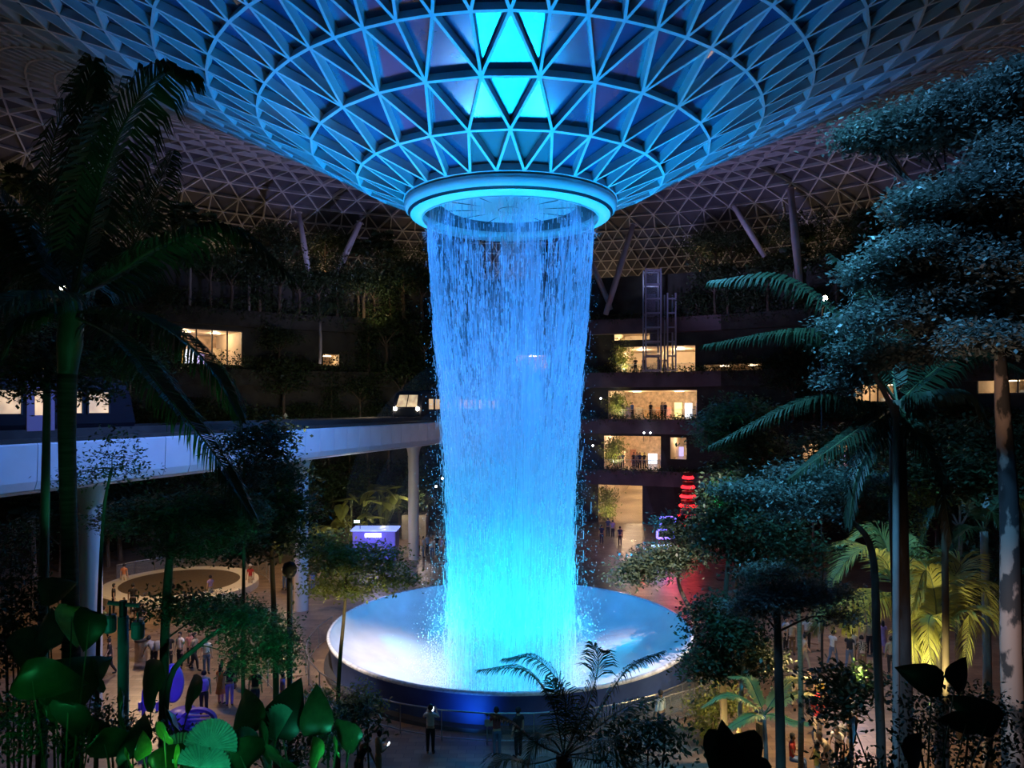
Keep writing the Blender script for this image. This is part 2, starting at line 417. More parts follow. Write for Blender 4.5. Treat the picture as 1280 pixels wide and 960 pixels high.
m, nt, b = newmat('spray_haze'); nt.nodes.remove(b)   # thin haze of spray drifting round the water, thinning to nothing at its edge
vs = nt.nodes.new('ShaderNodeVolumeScatter'); vs.inputs['Density'].default_value = .0005; vs.inputs[0].default_value = (.95, .97, 1, 1)
nt.links.new(vs.outputs[0], nt.nodes['Material Output'].inputs['Volume'])
for a_, b_ in ((8.0, 8.4), (7.0, 7.4), (6.2, 6.6), (5.4, 5.8), (4.7, 5.0)):
    MB().lathe([(a_ * math.sin(PI * i / 16) + .001, b_ - 1.6 - b_ * math.cos(PI * i / 16)) for i in range(17)], 40).build('spray_haze', m, fall, smooth=True, kind='stuff')

# ------------------------------------------------------------------ bowl, its wall and railing
BOWL = mat('wet_acrylic', (.80, .80, .83), .22, var=.06, scale=1.2, bump=.12, spec=.6)
bowl = thing('fountain_bowl', AX, 'wide round white acrylic bowl catching the waterfall, dark blue outside wall', 'basin')
MB().lathe([(8.66, 1.46), (8.45, 1.05), (8.0, .62), (7.2, .20), (6.2, -.18), (5.0, -.62), (3.9, -1.15), (3.0, -1.8), (.001, -2.0)], 120).build('bowl_inside', BOWL, bowl, smooth=True)
MB().lathe([(8.62, 1.46), (8.66, 1.50), (8.74, 1.50), (8.78, 1.44), (8.76, 1.36)], 120).build('rim', mat('clear_rim', (.7, .75, .8), .12), bowl, smooth=True)
MB().lathe([(8.76, 1.36), (8.62, .9), (8.50, 0), (8.5, -.05)], 96).build('outer_wall', mat('dark_blue_wall', (.05, .10, .30), .6, var=.2, scale=1), bowl, smooth=True)
MB().lathe([(8.5, .16), (8.9, .16), (8.9, -.05)], 96).build('plinth', mat('dark_plinth', (.04, .04, .045), .5), bowl)
STEEL = mat('brushed_steel', (.42, .43, .45), .35, .8, var=.1, scale=20)
RAILG = glassmat('railing_glass', (.35, .42, .5), .10)
def railing(name, pts, label, h=1.1, group=None, sign=None):
    """glass balustrade along a polyline of floor points"""
    c = sum(pts, Vector()) / len(pts); t = thing(name, c, label, 'railing', group)
    L = [p - c for p in pts]
    MB().tube([p + Vector((0, 0, h)) for p in L], .03, 6).build('top_rail', STEEL, t)
    MB().tube([p + Vector((0, 0, .12)) for p in L], .022, 6).build('bottom_rail', STEEL, t)
    post = MB().box((0, 0, h / 2), (.045, .045, h)).mesh('post', STEEL)
    for p in L: link('post', post, t, p)
    for p, q in zip(L, L[1:]):
        d = (q - p); u = d.normalized() * .06; n_ = Vector((-d.y, d.x, 0)).normalized() * .006
        b = [p + u, q - u]; vs = [k + s * n_ + Vector((0, 0, zz)) for s in (-1, 1) for k in b for zz in (.17, h - .06)]
        MB().add(vs, [(0, 1, 3, 2), (4, 6, 7, 5), (0, 4, 5, 1), (2, 3, 7, 6), (0, 2, 6, 4), (1, 5, 7, 3)]).build('glass_panel', RAILG, t)
    return t
arc = [AX + Vector((9.7 * math.sin(math.radians(a)), 9.7 * math.cos(math.radians(a)), 0)) for a in range(75, 286, 10)]
railing('railing', arc, 'curved glass railing with steel posts round the front of the big bowl')
sg = thing('notice_sign', AX + Vector((-.72, -9.76, .80)), 'small blank pale notice plate fixed to the railing before the bowl', 'sign')
MB().box((0, 0, 0), (.42, .02, .24)).build('plate', mat('notice_plate', (.34, .33, .28), .5), sg)
MB().box((0, .025, 0), (.1, .03, .08)).build('bracket', STEEL, sg)

# ------------------------------------------------------------------ floor
m, nt, b = newmat('plaza_paving'); N, L = nt.nodes, nt.links
tc = N.new('ShaderNodeTexCoord'); bk = N.new('ShaderNodeTexBrick'); bk.inputs['Scale'].default_value = 1.0
bk.inputs['Brick Width'].default_value = .62; bk.inputs['Row Height'].default_value = .3; bk.inputs['Mortar Size'].default_value = .008
bk.inputs['Color1'].default_value = (.27, .19, .125, 1); bk.inputs['Color2'].default_value = (.15, .10, .07, 1); bk.inputs['Mortar'].default_value = (.05, .04, .03, 1)
L.new(tc.outputs['Object'], bk.inputs['Vector']); L.new(bk.outputs['Color'], b.inputs['Base Color'])
nz = N.new('ShaderNodeTexNoise'); nz.inputs['Scale'].default_value = .5; L.new(tc.outputs['Object'], nz.inputs['Vector'])
mr = N.new('ShaderNodeMapRange'); mr.inputs['To Min'].default_value = .16; mr.inputs['To Max'].default_value = .5
L.new(nz.outputs['Fac'], mr.inputs['Value']); L.new(mr.outputs[0], b.inputs['Roughness'])
bp = N.new('ShaderNodeBump'); bp.inputs['Strength'].default_value = .25; bp.inputs['Distance'].default_value = .02
L.new(bk.outputs['Fac'], bp.inputs['Height']); L.new(bp.outputs[0], b.inputs['Normal'])
PAVE = m
fl = MB().lathe([(8.3, 0), (12, 0), (20, 0), (30, 0), (42.5, 0), (80, 0)], 72, (0, 36.2)).build('floor', PAVE, kind='structure')

# near slope that carries the foreground planting
def slope(x, y): return max(0., 10.3 - .53 * y)
SOIL = mat('dark_soil', (.03, .026, .02), .9, var=.4, scale=3, bump=.4)
mb = MB(); nx, ny = 50, 26
for j in range(ny + 1):
    for i in range(nx + 1):
        x = -45 + 90 * i / nx; y = -5 + 25 * j / ny
        mb.v.append((x, y, slope(x, y) + (.08 * math.sin(x * 1.7) * math.cos(y * 2.1) if y < 18 else -.02)))
mb.f = [(j * (nx + 1) + i, j * (nx + 1) + i + 1, (j + 1) * (nx + 1) + i + 1, (j + 1) * (nx + 1) + i) for j in range(ny) for i in range(nx)]
mb.build('planting_slope', SOIL, smooth=True, kind='structure')

# ------------------------------------------------------------------ garden wall behind, with its lit openings
RW = 42.0
def wall_hit(px, py):
    dx = (px - PX) / F; a = dx * dx + 1; b = -2 * 36.2; c = 36.2 ** 2 - RW ** 2
    d = (-b + math.sqrt(b * b - 4 * a * c)) / (2 * a); p = at(px, py, d); q = p - AX
    return math.atan2(q.x, q.y), p.z, d
OPEN = []                                             # name, (px0, py_top, px1, py_bottom), depth, lamp power, floor z override
for nm, box, dep, pw in (
    ('upper', (770, 433, 869, 467), 9, 950), ('soffit', (768, 412, 812, 425), 7, 420), ('shops', (760, 488, 871, 524), 9, 850), ('terrace', (755, 545, 826, 587), 10, 700),
    ('terrace_side', (838, 547, 858, 574), 6, 90), ('passage', (748, 605, 803, 655), 38, 0),
    ('restaurant', (226, 412, 303, 456), 7, 320), ('behind_water', (645, 443, 686, 464), 5, 120), ('right_low', (1003, 555, 1060, 583), 6, 110),
    ('right_mid', (1068, 480, 1118, 506), 6, 120), ('right_far', (1222, 474, 1300, 492), 6, 70), ('dim_left', (404, 443, 424, 457), 5, 30), ('side_slot', (880, 455, 952, 468), 5, 22)):
    a0, z1, d0 = wall_hit(box[0], box[1]); a1, _, _ = wall_hit(box[2], box[1]); pm = (box[0] + box[2]) / 2
    z1 = wall_hit(pm, box[1])[1]; z0 = wall_hit(pm, box[3])[1]
    if nm == 'passage': z0 = 0.0
    OPEN.append((nm, a0, a1, z0, z1, dep, pw))
A0, A1 = math.radians(-135), math.radians(135); ZT = 25.6
angs = sorted({A0, A1} | {A0 + (A1 - A0) * i / 90 for i in range(91)} | {k for o in OPEN for k in (o[1], o[2])})
zs = sorted({0., ZT} | {k for o in OPEN for k in (o[3], o[4])} | {5., 10.5, 15.5, 20.5})
mb = MB()
def wp(a, z, r=RW): return AX + Vector((r * math.sin(a), r * math.cos(a), z))
for i in range(len(angs) - 1):
    for j in range(len(zs) - 1):
        am = (angs[i] + angs[i + 1]) / 2; zm = (zs[j] + zs[j + 1]) / 2
        if any(o[1] < am < o[2] and o[3] < zm < o[4] for o in OPEN): continue
        mb.add([wp(angs[i], zs[j]), wp(angs[i + 1], zs[j]), wp(angs[i + 1], zs[j + 1]), wp(angs[i], zs[j + 1])], [(0, 1, 2, 3)])
WALLM = mat('dark_planted_wall', (.03, .03, .026), .85, var=.5, scale=.8, bump=.3)
mb.build('wall_back', WALLM, kind='structure')
mb = MB()
k = 60
mb.lathe([(RW, ZT), (56, ZT)], k, (0, 36.2), A0, A1).build('upper_garden_terrace', SOIL, kind='structure')
CREAM = mat('cream_plaster', (.72, .60, .44), .6, var=.08, scale=1)
SHOPW = mat('shop_wall', (.55, .40, .26), .6, var=.35, scale=2.5)
LEDSTRIP = emat('ceiling_strip', (1, .78, .5), 9)
MULL = mat('dark_mullion', (.06, .055, .05), .5)
WINDOWS = 0
for nm, a0, a1, z0, z1, dep, pw in OPEN:
    am = (a0 + a1) / 2; R2 = RW + dep; W = RW * (a1 - a0)
    t = thing('gallery' if nm in ('upper', 'soffit', 'shops', 'terrace', 'terrace_side', 'passage') else 'window', wp(am, z0), None, None)
    t['kind'] = 'structure'
    if t.name.startswith('window'): WINDOWS += 1; t.name = 'window_%d' % WINDOWS
    o = wp(am, z0); u = Vector((math.cos(am), -math.sin(am), 0)); n_ = Vector((math.sin(am), math.cos(am), 0)); H = z1 - z0
    def q(x, y, z): return u * x + n_ * y + Vector((0, 0, z))
    h = W / 2 + .02; rise = 1.2 if nm == 'passage' else 0
    MB().add([q(-h, 0, 0), q(h, 0, 0), q(h * 1.0, dep, rise), q(-h, dep, rise)], [(0, 1, 2, 3)]).build('gallery_floor', PAVE if nm != 'passage' else CREAM, t)
    MB().add([q(-h, -.1, H), q(h, -.1, H), q(h, dep, H), q(-h, dep, H)], [(0, 3, 2, 1)]).build('gallery_ceiling', CREAM, t)
    MB().add([q(-h, dep, 0), q(h, dep, 0), q(h, dep, H), q(-h, dep, H)], [(0, 1, 2, 3)]).build('back_wall', CREAM if nm in ('upper', 'soffit', 'passage') else SHOPW, t)
    for s in (-1, 1): MB().add([q(s * h, 0, 0), q(s * h, dep, rise), q(s * h, dep, H), q(s * h, 0, H)], [(0, 1, 2, 3)]).build('side_wall', CREAM, t)
    if pw:
        nl = 2 if W > 4 else 1
        for k in range(nl):
            c = q((k - (nl - 1) / 2) * W * .5, dep * .45, H - .35)
            MB().box(c + Vector((0, 0, .3)), (.9, .12, .06), Matrix.Rotation(-am, 3, 'Z')).build('ceiling_strip', LEDSTRIP, t)
            lamp('gallery_lamp', 'POINT', o + c, pw / nl, (1, .70, .42), size=.2)
    else:
        for y in (3, 10, 18, 26, 34):
            c = q(0, y, H - .4 + rise * 0)
            MB().box(c + Vector((0, 0, .33)), (1.2, .15, .06), Matrix.Rotation(-am, 3, 'Z')).build('ceiling_strip', LEDSTRIP, t)
            lamp('gallery_lamp', 'POINT', o + c, 130, (1, .68, .40), size=.2)
    # shop fittings and mullions
    if nm in ('shops', 'terrace', 'restaurant', 'right_low', 'right_mid', 'behind_water', 'terrace_side', 'right_far'):
        r_ = random.Random(nm); k = max(3, int(W / 1.1))
        cols = [(1, .55, .3), (1, .85, .6), (.75, .85, 1), (.5, .2, .12), (.9, .6, .3), (.35, .3, .6), (1, .8, .3)]
        for i in range(k):
            c = cols[(i * 3 + len(nm)) % 7]; hh = H * r_.uniform(.3, .62); x = -h + (i + .5) * W / k
            mm = emat('shop_panel_%d' % (cols.index(c)), c, 1.6) if r_.random() < .55 else mat('shop_fitting_%d' % cols.index(c), tuple(v * .6 for v in c), .5)
            MB().box(q(x, dep - .35 - 1.5 * r_.random(), hh / 2 + .02), (W / k * r_.uniform(.5, .85), .3, hh), Matrix.Rotation(-am, 3, 'Z')).build('display_panel', mm, t)
    nm_ = {'restaurant': 4, 'right_low': 4, 'right_mid': 5, 'behind_water': 3, 'right_far': 3}.get(nm, 0)
    if nm_:
        MB().add([q(-h, .02, 0), q(h, .02, 0), q(h, .02, H), q(-h, .02, H)], [(0, 1, 2, 3)]).build('pane', glassmat('window_glass', (.1, .1, .1), .08), t)
        for i in range(nm_ + 1):
            MB().box(q(-h + W * i / nm_, -.03, H / 2), (.10, .12, H), Matrix.Rotation(-am, 3, 'Z')).build('mullion', MULL, t)
        for zz in (0, H): MB().box(q(0, -.03, zz), (W, .12, .12), Matrix.Rotation(-am, 3, 'Z')).build('frame_rail', MULL, t)
    if nm in ('upper', 'shops', 'terrace'):
        railing('gallery_railing', [o + q(-h + W * i / 6, -.05, 0) for i in range(7)], 'glass railing along the edge of the lit gallery on the ' + {'upper': 'top', 'shops': 'middle', 'terrace': 'lowest railed'}[nm] + ' floor', 1.0)
# foliage helper: many small leaves gathered in clusters inside ellipsoids
def leaf_cloud(pads, size, flat=.5, per=14, hang=0.):
    """pads: (centre, (rx, ry, rz), leaves). Returns (n, 4, 3) array of leaf quads."""
    out = []
    for c, rad, n in pads:
        n = max(8, int(n)); nc = max(1, n // per)
        d = rng.normal(0, 1, (nc, 3)); d /= np.linalg.norm(d, axis=1)[:, None] + 1e-9
        cc = np.array(c) + d * (rng.uniform(.15, 1, (nc, 1)) ** .45) * np.array(rad)
        k = np.repeat(np.arange(nc), per); m = len(k)
        p = cc[k] + rng.normal(0, 1, (m, 3)) * np.array([size * 1.7, size * 1.7, size * .8])
        az = rng.uniform(0, 2 * PI, m); ti = rng.normal(-.15 - hang, flat, m); L = size * rng.uniform(.65, 1.25, m); Wd = L * rng.uniform(.2, .32, m)
        f = np.stack([np.cos(az) * np.cos(ti), np.sin(az) * np.cos(ti), np.sin(ti)], 1)
        ro = rng.normal(0, flat, m); sd = np.stack([-np.sin(az) * np.cos(ro), np.cos(az) * np.cos(ro), np.sin(ro)], 1)
        out.append(np.stack([p, p + f * (L * .5)[:, None] + sd * Wd[:, None], p + f * L[:, None], p + f * (L * .5)[:, None] - sd * Wd[:, None]], 1))
    return np.concatenate(out)
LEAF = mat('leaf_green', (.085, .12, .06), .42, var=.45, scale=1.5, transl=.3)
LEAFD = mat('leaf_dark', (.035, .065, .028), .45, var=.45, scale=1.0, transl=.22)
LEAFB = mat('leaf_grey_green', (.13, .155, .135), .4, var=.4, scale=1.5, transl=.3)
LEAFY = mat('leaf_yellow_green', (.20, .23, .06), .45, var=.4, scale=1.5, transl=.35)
BARK = mat('bark', (.10, .075, .055), .85, var=.4, scale=5, bump=.6, stretch=(1, 1, .25))
BARKG = mat('bark_grey', (.22, .20, .19), .8, var=.35, scale=4, bump=.5, stretch=(1, 1, .3))
# planter ledges with hedges, one per storey, in three runs
LED = mat('planter_fascia', (.10, .075, .09), .75, var=.3, scale=.7)
for z, where in ((5.4, 'first'), (10.8, 'second'), (15.6, 'third'), (21.1, 'fourth')):
    for (b0, b1, side) in ((-120, 2, 'left'), (2, 30, 'middle'), (30, 120, 'right')):
        b0r, b1r = math.radians(b0), math.radians(b1)
        t = thing('planter_ledge', AX + Vector((0, 0, z)), 'long dark planter ledge with hedge on the %s storey, %s of the garden wall' % (where, side + ' run'), 'planter'); t['kind'] = 'structure'
        dz = .12 if side == 'middle' and z < 6 else 0
        MB().lathe([(RW, -1.5 + dz), (RW - .9, -1.5 + dz), (RW - 1.0, dz), (RW, dz)], max(6, (b1 - b0) // 3), (0, 0), b0r, b1r).build('fascia', LED if side == 'middle' else mat('overgrown_fascia', (.03, .03, .025), .9, var=.5, scale=1.5), t)
        k = int((b1 - b0) * 1.3); pads = []
        for i in range(k):
            a = b0r + (b1r - b0r) * (i + .5) / k
            hh = .22 if side == 'middle' else RND.uniform(.6, 1.3)
            pads.append(((41.3 * math.sin(a), 41.3 * math.cos(a), hh * .6 if side == 'middle' else hh * .25), (.75, .45, hh * (1 if side == 'middle' else 1.3)), 110 if side != 'middle' else 60))
        link('hedge', quads_mesh('hedge', leaf_cloud(pads, .28, .7, 10), LEAFD), t, kind='stuff')
# vines lit at the left end of each gallery
for (px, y0, y1, lab) in ((775, 422, 468, 'top'), (769, 489, 523, 'middle'), (766, 546, 583, 'lower'), (757, 607, 652, 'ground-floor')):
    a, z1, d = wall_hit(px, y0); _, z0, _ = wall_hit(px, y1); p = wp(a, z0, RW + .55)
    t = thing('hanging_vines', p, 'yellow-green curtain of vines at the left end of the %s gallery opening' % lab, 'vine')
    MB().tube([(0, 0, 0), (0, 0, z1 - z0)], .05, 5).build('stem', BARK, t)
    link('foliage', quads_mesh('vine', leaf_cloud([((0, 0, (z1 - z0) / 2), (.75, .6, (z1 - z0) / 2), 1800)], .26, .9, 8, .5), LEAFY), t, kind='stuff')
    lamp('vine_uplight', 'SPOT', p + Vector((.3, -1.8, .3)), 420, (1, .84, .35), p + Vector((0, 0, 2)), .1, 90)
# ------------------------------------------------------------------ viaduct, piers and the two trains
SLOPEV = .331; ANG = -math.atan(SLOPEV); VL = 68.0
V0 = Vector((-17.3 + SLOPEV * (12 - 25), 12, 0))
via = thing('viaduct', V0, 'long pale blue-lit guideway bridge with panelled sides crossing behind the waterfall', 'bridge', rz=ANG)
CONCD = mat('shaded_concrete', (.035, .03, .027), .85, var=.3, scale=1.5, bump=.2)  # colour darkened to keep coping and kerbs in shade under the blue spots
PANEL = mat('painted_side_panel', (.66, .67, .72), .4, var=.05, scale=.8)
CONC = mat('concrete', (.30, .27, .24), .8, var=.25, scale=1.5, bump=.2)
DECK = mat('dark_deck', (.03, .028, .028), .7, var=.3, scale=1)
MB().box((-1.7, VL / 2, 9.95), (3.1, VL, 1.6)).build('box_girder', mat('girder', (.3, .3, .33), .6), via)
pm_ = MB()
def sect(y0, y1, s=0):                                 # side panel with a swept bottom edge
    P = [(0.0, 10.86), (.05, 10.80), (.0, 9.5), (-.12, 9.2), (-.4, 9.03), (-.5, 9.10), (-.2, 9.3), (-.06, 9.6), (-.05, 10.86)]
    vs = [(x, y, z) for y in (y0, y1) for x, z in P]; n = len(P)
    return MB().add(vs, [(i, (i + 1) % n, n + (i + 1) % n, n + i) for i in range(n)] + [tuple(range(n))[::-1], tuple(range(n, 2 * n))])
sp = sect(.015, 1.485).mesh('side_panel', PANEL)
for k in range(45):
    o = link('side_panel', sp, via, (0.02, k * 1.5, 0))
MB().box((-.25, VL / 2, 10.95), (.5, VL, .14)).build('coping', CONCD, via)
MB().box((-.55, VL / 2, 11.15), (.14, VL, .36)).build('track_kerb', CONCD, via)
MB().box((-1.7, VL / 2, 10.93), (2.4, VL, .12)).build('deck', DECK, via)
MB().box((-3.2, VL / 2, 11.0), (.16, VL, .7)).build('track_kerb', CONCD, via)
for y, r in ((18.5, .44), (33.2, .42), (48.5, .42), (62.5, .42)):
    MB().lathe([(r * 1.9, 9.2), (r * 1.25, 8.75), (r, 8.2), (r, 0)], 24, (-1.4, y)).build('pier', mat('pier_paint', (.50, .48, .46), .45, var=.1, scale=.7), via, smooth=True)
TRB = mat('train_body', (.006, .006, .012), .6, var=.1, scale=1, spec=.1); TRW = emat('train_window_glow', (1, .66, .36), .9, .5, 1.2)
TRD = emat('train_door', (.20, .18, .42), .12, .2, 1); BLK = mat('black_rubber', (.015, .015, .018), .5)
def train(name, y0, y1, label, nose):
    """car seen from its right side; nose +1 slants the far end, -1 the near end"""
    t = thing(name, V0 + Matrix.Rotation(ANG, 3, 'Z') @ Vector((-1.75, 0, 11.0)), label, 'train', rz=ANG)
    P = [(1.15, .25), (1.25, .5), (1.25, 1.75), (1.1, 2.2), (.8, 2.36), (-.8, 2.36), (-1.1, 2.2), (-1.25, 1.75), (-1.25, .5), (-1.15, .25)]
    n = len(P); vs = []
    for y, s in ((y0, -1), (y1, 1)):
        for x, z in P: vs.append((x, y - s * (max(0, z - 1.0) * .42 if s == nose else 0), z))
    MB().add(vs, [(i, i + n, n + (i + 1) % n, (i + 1) % n) for i in range(n)] + [tuple(range(n)), tuple(range(n, 2 * n))[::-1]]).build('body', TRB, t)
    MB().box((0, (y0 + y1) / 2, .14), (1.5, y1 - y0 - 1, .26)).build('undercarriage', BLK, t)
    MB().box((0, (y0 + y1) / 2, 2.43), (1.4, (y1 - y0) * .6, .14)).build('roof_unit', TRB, t)
    y = y1 - 1.3 if nose == 1 else y1 - .8
    k = 0
    while y - 1.1 > y0 + .7:
        if k % 3 == 2:
            d = MB().box((1.26, y - .55, 1.15), (.04, 1.1, 1.75)).build('door', TRD, t)
            MB().box((.025, 0, 0), (.02, .5, .9)).build('door_pane', TRW, d).location = (1.26, y - .55, 1.3)
        else:
            w_ = MB().box((1.255, y - .55, 1.32), (.03, .95, .82)).build('side_window', TRW, t)
            for s in (-1, 1): MB().box((1.27, y - .55 + s * .5, 1.32), (.04, .07, .9)).build('window_frame', BLK, w_)
        y -= 1.25; k += 1
    ye = (y0, 0, y1)[nose + 1]
    zc = 1.55; sl = nose * .42
    MB().add([(x, ye + nose * .03 - sl * (z - 1.0), z) for x, z in ((-.9, 1.1), (.9, 1.1), (.8, 2.05), (-.8, 2.05))], [(0, 1, 2, 3)]).build('windscreen', emat('cab_glow', (1, .72, .42), .8, .5, 2), t)
    MB().add([(x, ye + nose * .05 - sl * (z - 1.0), z) for x, z in ((-.04, 1.1), (.04, 1.1), (.04, 2.05), (-.04, 2.05))], [(0, 1, 2, 3)]).build('windscreen_post', BLK, t)
    MB().add([(x, ye + nose * .02, z) for x, z in ((-1, .4), (1, .4), (1, .95), (-1, .95))], [(0, 1, 2, 3)]).build('front_panel', BLK, t)
    return t, ye
ROT = Matrix.Rotation(ANG, 3, 'Z')
def vloc(y): return (y - 12) / math.cos(ANG)
train('train', vloc(13), vloc(30.9), 'dark train with warm lit windows on the guideway at far left', 1)
t2, ye = train('train', vloc(57.5), vloc(76), 'small oncoming train with bright headlights just left of the waterfall', -1)
HL = emat('headlight_glow', (1, .86, .6), 60)
for s in (-1, 1):
    MB().lathe([(.001, -.03), (.13, -.02), (.16, .03)], 12).build('headlight', HL, t2).matrix_local = Matrix.Translation((s * .98, ye - .06, .95)) @ Matrix.Rotation(-PI / 2, 4, 'X')
lamp('train_headlight', 'SPOT', V0 + ROT @ Vector((-1.75, ye - .3, 12.0)), 900, (1, .8, .5), V0 + ROT @ Vector((-1.75, ye - 12, 11)), .15, 80, 1)

# ------------------------------------------------------------------ leaning struts, lift tower, kiosk, stage, lamps
STRUT = mat('strut_paint', (.42, .40, .44), .4, var=.08, scale=1)
for i, (p0, p1, d, r, lab) in enumerate((
    ((447, 285), (416, 352), 74, .34, 'leaning steel strut propping the dome left of the waterfall'),
    ((374, 272), (384, 330), 72, .30, 'steel strut farther left, leaning toward the lattice'),
    ((789, 292), (764, 398), 76, .34, 'leaning steel strut right of the falling water'),
    ((735, 318), (758, 372), 77, .30, 'dark strut leaning away behind the right edge of the water'),
    ((989, 248), (998, 362), 60, .32, 'tall upright pinkish column at right under the dome'),
    ((920, 262), (948, 308), 70, .28, 'short strut leaning behind the palms, left of the pinkish column'),
    ((1112, 195), (1146, 248), 50, .32, 'strut above the right-hand canopy under the dome'))):
    a, b = at(*p0, d), at(*p1, d); a = b + (a - b) * 1.12; b2 = b + (b - a) * .25; b2.z = max(b2.z, ZT - 4)
    t = thing('strut', b2, lab, 'column')
    MB().tube([(0, 0, 0), (a - b2) * .5, a - b2], [r * .8, r, r * .8], 12).build('shaft', STRUT, t, smooth=True)
    MB().tube([(a - b2) * .985, (a - b2) * 1.0], [r * 1.3, r * .7], 12).build('head_collar', STRUT, t)
LT = mat('lift_frame', (.30, .32, .42), .4, var=.1, scale=1)
p = at(815, 466, 73.5); lt = thing('lift_tower', (p.x, p.y, 15.6), 'glazed steel lift tower standing before the top gallery', 'lift')
H = 10.2
for x in (-.75, .75, 1.4, 2.2):
    for y in (-.7, .7): MB().box((x, y, H / 2 if x < 1 else H * .38), (.14, .14, H if x < 1 else H * .76)).build('post', LT, lt)
for k in range(8):
    z = .1 + k * H / 7.2
    MB().box((0, -.7, z), (1.6, .12, .16)).build('cross_beam', LT, lt)
    MB().box((0, .7, z), (1.6, .12, .16)).build('cross_beam', LT, lt)
    if k < 6: MB().box((1.8, -.7, z), (.9, .1, .14)).build('cross_beam', LT, lt)
for k in range(7):
    z = .1 + (k + .5) * H / 7.2
    MB().box((0, -.68, z), (1.4, .02, H / 7.2 - .2)).build('glass_pane', glassmat('lift_glass', (.2, .25, .35), .25), lt)
MB().box((-.2, 0, 6.6), (.9, 1.0, 2.2)).build('lift_car', mat('lift_car', (.25, .27, .35), .4), lt)
lamp('lift_lamp', 'POINT', (p.x, p.y, 24.6), 35, (.6, .65, 1), size=.1)
# blue kiosk
p = floor_at(470, 698); ki = thing('kiosk', p, 'blue-violet lit kiosk box with a bright white sign, left beyond the bowl', 'kiosk')
KB = emat('kiosk_blue', (.10, .09, .75), .55, .3, .6)
MB().box((0, 0, 1.15), (3.4, 1.8, 2.3)).build('body', mat('kiosk_body', (.06, .05, .3), .4), ki)
MB().box((0, -.92, 1.2), (3.3, .04, 2.1)).build('front_panel', KB, ki)
MB().box((0, -.1, 2.4), (3.6, 2.1, .12)).build('roof', emat('kiosk_edge', (.25, .35, 1), 1.2), ki)
MB().box((-.05, -.97, 2.0), (1.25, .06, .26)).build('sign', emat('sign_white', (.9, .93, 1), 14, .05), ki)
MB().box((0, -1.0, .95), (2.6, .3, .08)).build('counter', STEEL, ki)
lamp('kiosk_lamp', 'POINT', p + Vector((0, -1.6, 2.2)), 40, (.2, .2, 1), size=.1)
p = at(446, 652, 58); ex = thing('exit_sign', p, 'tiny lit greenish white exit sign beside the leafy plants', 'sign')
MB().box((0, 0, 0), (.42, .06, .2)).build('face', emat('exit_face', (.6, 1, .8), 4), ex)
MB().tube([(.25, .06, .1), (.25, .06, -p.z)], .03, 6).build('pole', BLK, ex)
# stage: round white platform with low glass rail
p = floor_at(226, 737); p.z = 0
stg = thing('round_bench', p, 'low round white curved platform in the left plaza', 'bench')
WHT = mat('white_terrazzo', (.70, .66, .56), .4, var=.06, scale=4)
MB().lathe([(4.9, 0), (4.9, .45), (4.75, .52), (.001, .52)], 64).build('platform', WHT, stg, smooth=False)
MB().lathe([(3.7, .525), (.001, .53)], 64).build('inner_disc', mat('stone_disc', (.10, .075, .05), .6), stg)
railing('railing', [p + Vector((5.6 * math.sin(math.radians(a)), 5.6 * math.cos(math.radians(a)), 0)) for a in range(-70, 71, 14)], 'glass railing curving behind the round white platform', 1.2)
# litter bin
p = floor_at(176.5, 826); tb = thing('litter_bin', p, 'shiny round steel litter bin on the left plaza floor', 'bin')
MB().lathe([(.27, 0), (.28, .05), (.28, .95)], 24).build('drum', mat('bin_steel', (.5, .42, .32), .22, .9, var=.1, scale=8), tb, smooth=True)
MB().lathe([(.30, .95), (.30, 1.03), (.2, 1.1), (.12, 1.1), (.12, .98), (.001, .98)], 24).build('lid', BLK, tb)
# green lamp post
p = at(154, 865, 15); p.z = slope(p.x, p.y); base = p
lp = thing('lamp_post', p, 'thick teal-lit post with a cross arm and floodlight cans at left', 'lamp')
TEAL = mat('post_paint', (.10, .20, .19), .4, var=.15, scale=3); top = CZ - (752 - PY) / F * 15 - p.z
MB().tube([(0, 0, 0), (0, 0, top - .3)], .105, 14).build('pole', TEAL, lp, smooth=True)
MB().tube([(0, 0, top - .35), (0, 0, top + .02)], .075, 12).build('pole_head', BLK, lp)
MB().tube([(-.30, 0, top - .02), (0, 0, top - .06), (.33, 0, top - .08)], .045, 8).build('cross_arm', TEAL, lp)
for x, z in ((-.26, top - .42), (.31, top - .55)):
    c = MB().lathe([(.001, .16), (.10, .16), (.125, .1), (.125, -.16), (.10, -.2)], 16).build('floodlight', TEAL, lp, smooth=False); c.location = (x, -.02, z)
    MB().lathe([(.001, -.18), (.10, -.18)], 16).build('lens', emat('green_lens', (.15, .9, .5), .5), c)
    MB().tube([(0, 0, .16), (0, .0, .34)], .02, 6).build('hanger', BLK, c)
lamp('green_post_lamp', 'SPOT', base + Vector((-1.2, -3.2, top - 1.6)), 75, (.05, .9, .55), base + Vector((.1, 0, top - .8)), .1, 40, 1)
lp2 = thing('lamp_post', (at(362, 870, 24).x, 24, 0), 'dark round-headed post by the railing left of the bowl', 'lamp')
h2 = CZ - (712 - PY) / F * 24
MB().tube([(0, 0, 0), (0, 0, h2 - .2)], .09, 10).build('pole', BLK, lp2)
MB().lathe([(.001, -.28), (.16, -.22), (.23, -.08), (.23, .08), (.16, .22), (.001, .28)], 14).build('round_head', BLK, lp2, smooth=True).location = (0, 0, h2)
railing('railing', [floor_at(x, y) for x, y in ((318, 838), (335, 858), (356, 880), (382, 906), (402, 932))], 'glass railing running down at left of the bowl toward the camera', 1.1)
railing('railing', [floor_at(x, y) for x, y in ((808, 916), (838, 905), (868, 896), (898, 880))], 'short glass railing right of the bowl behind the yellow-lit tree', 1.1)
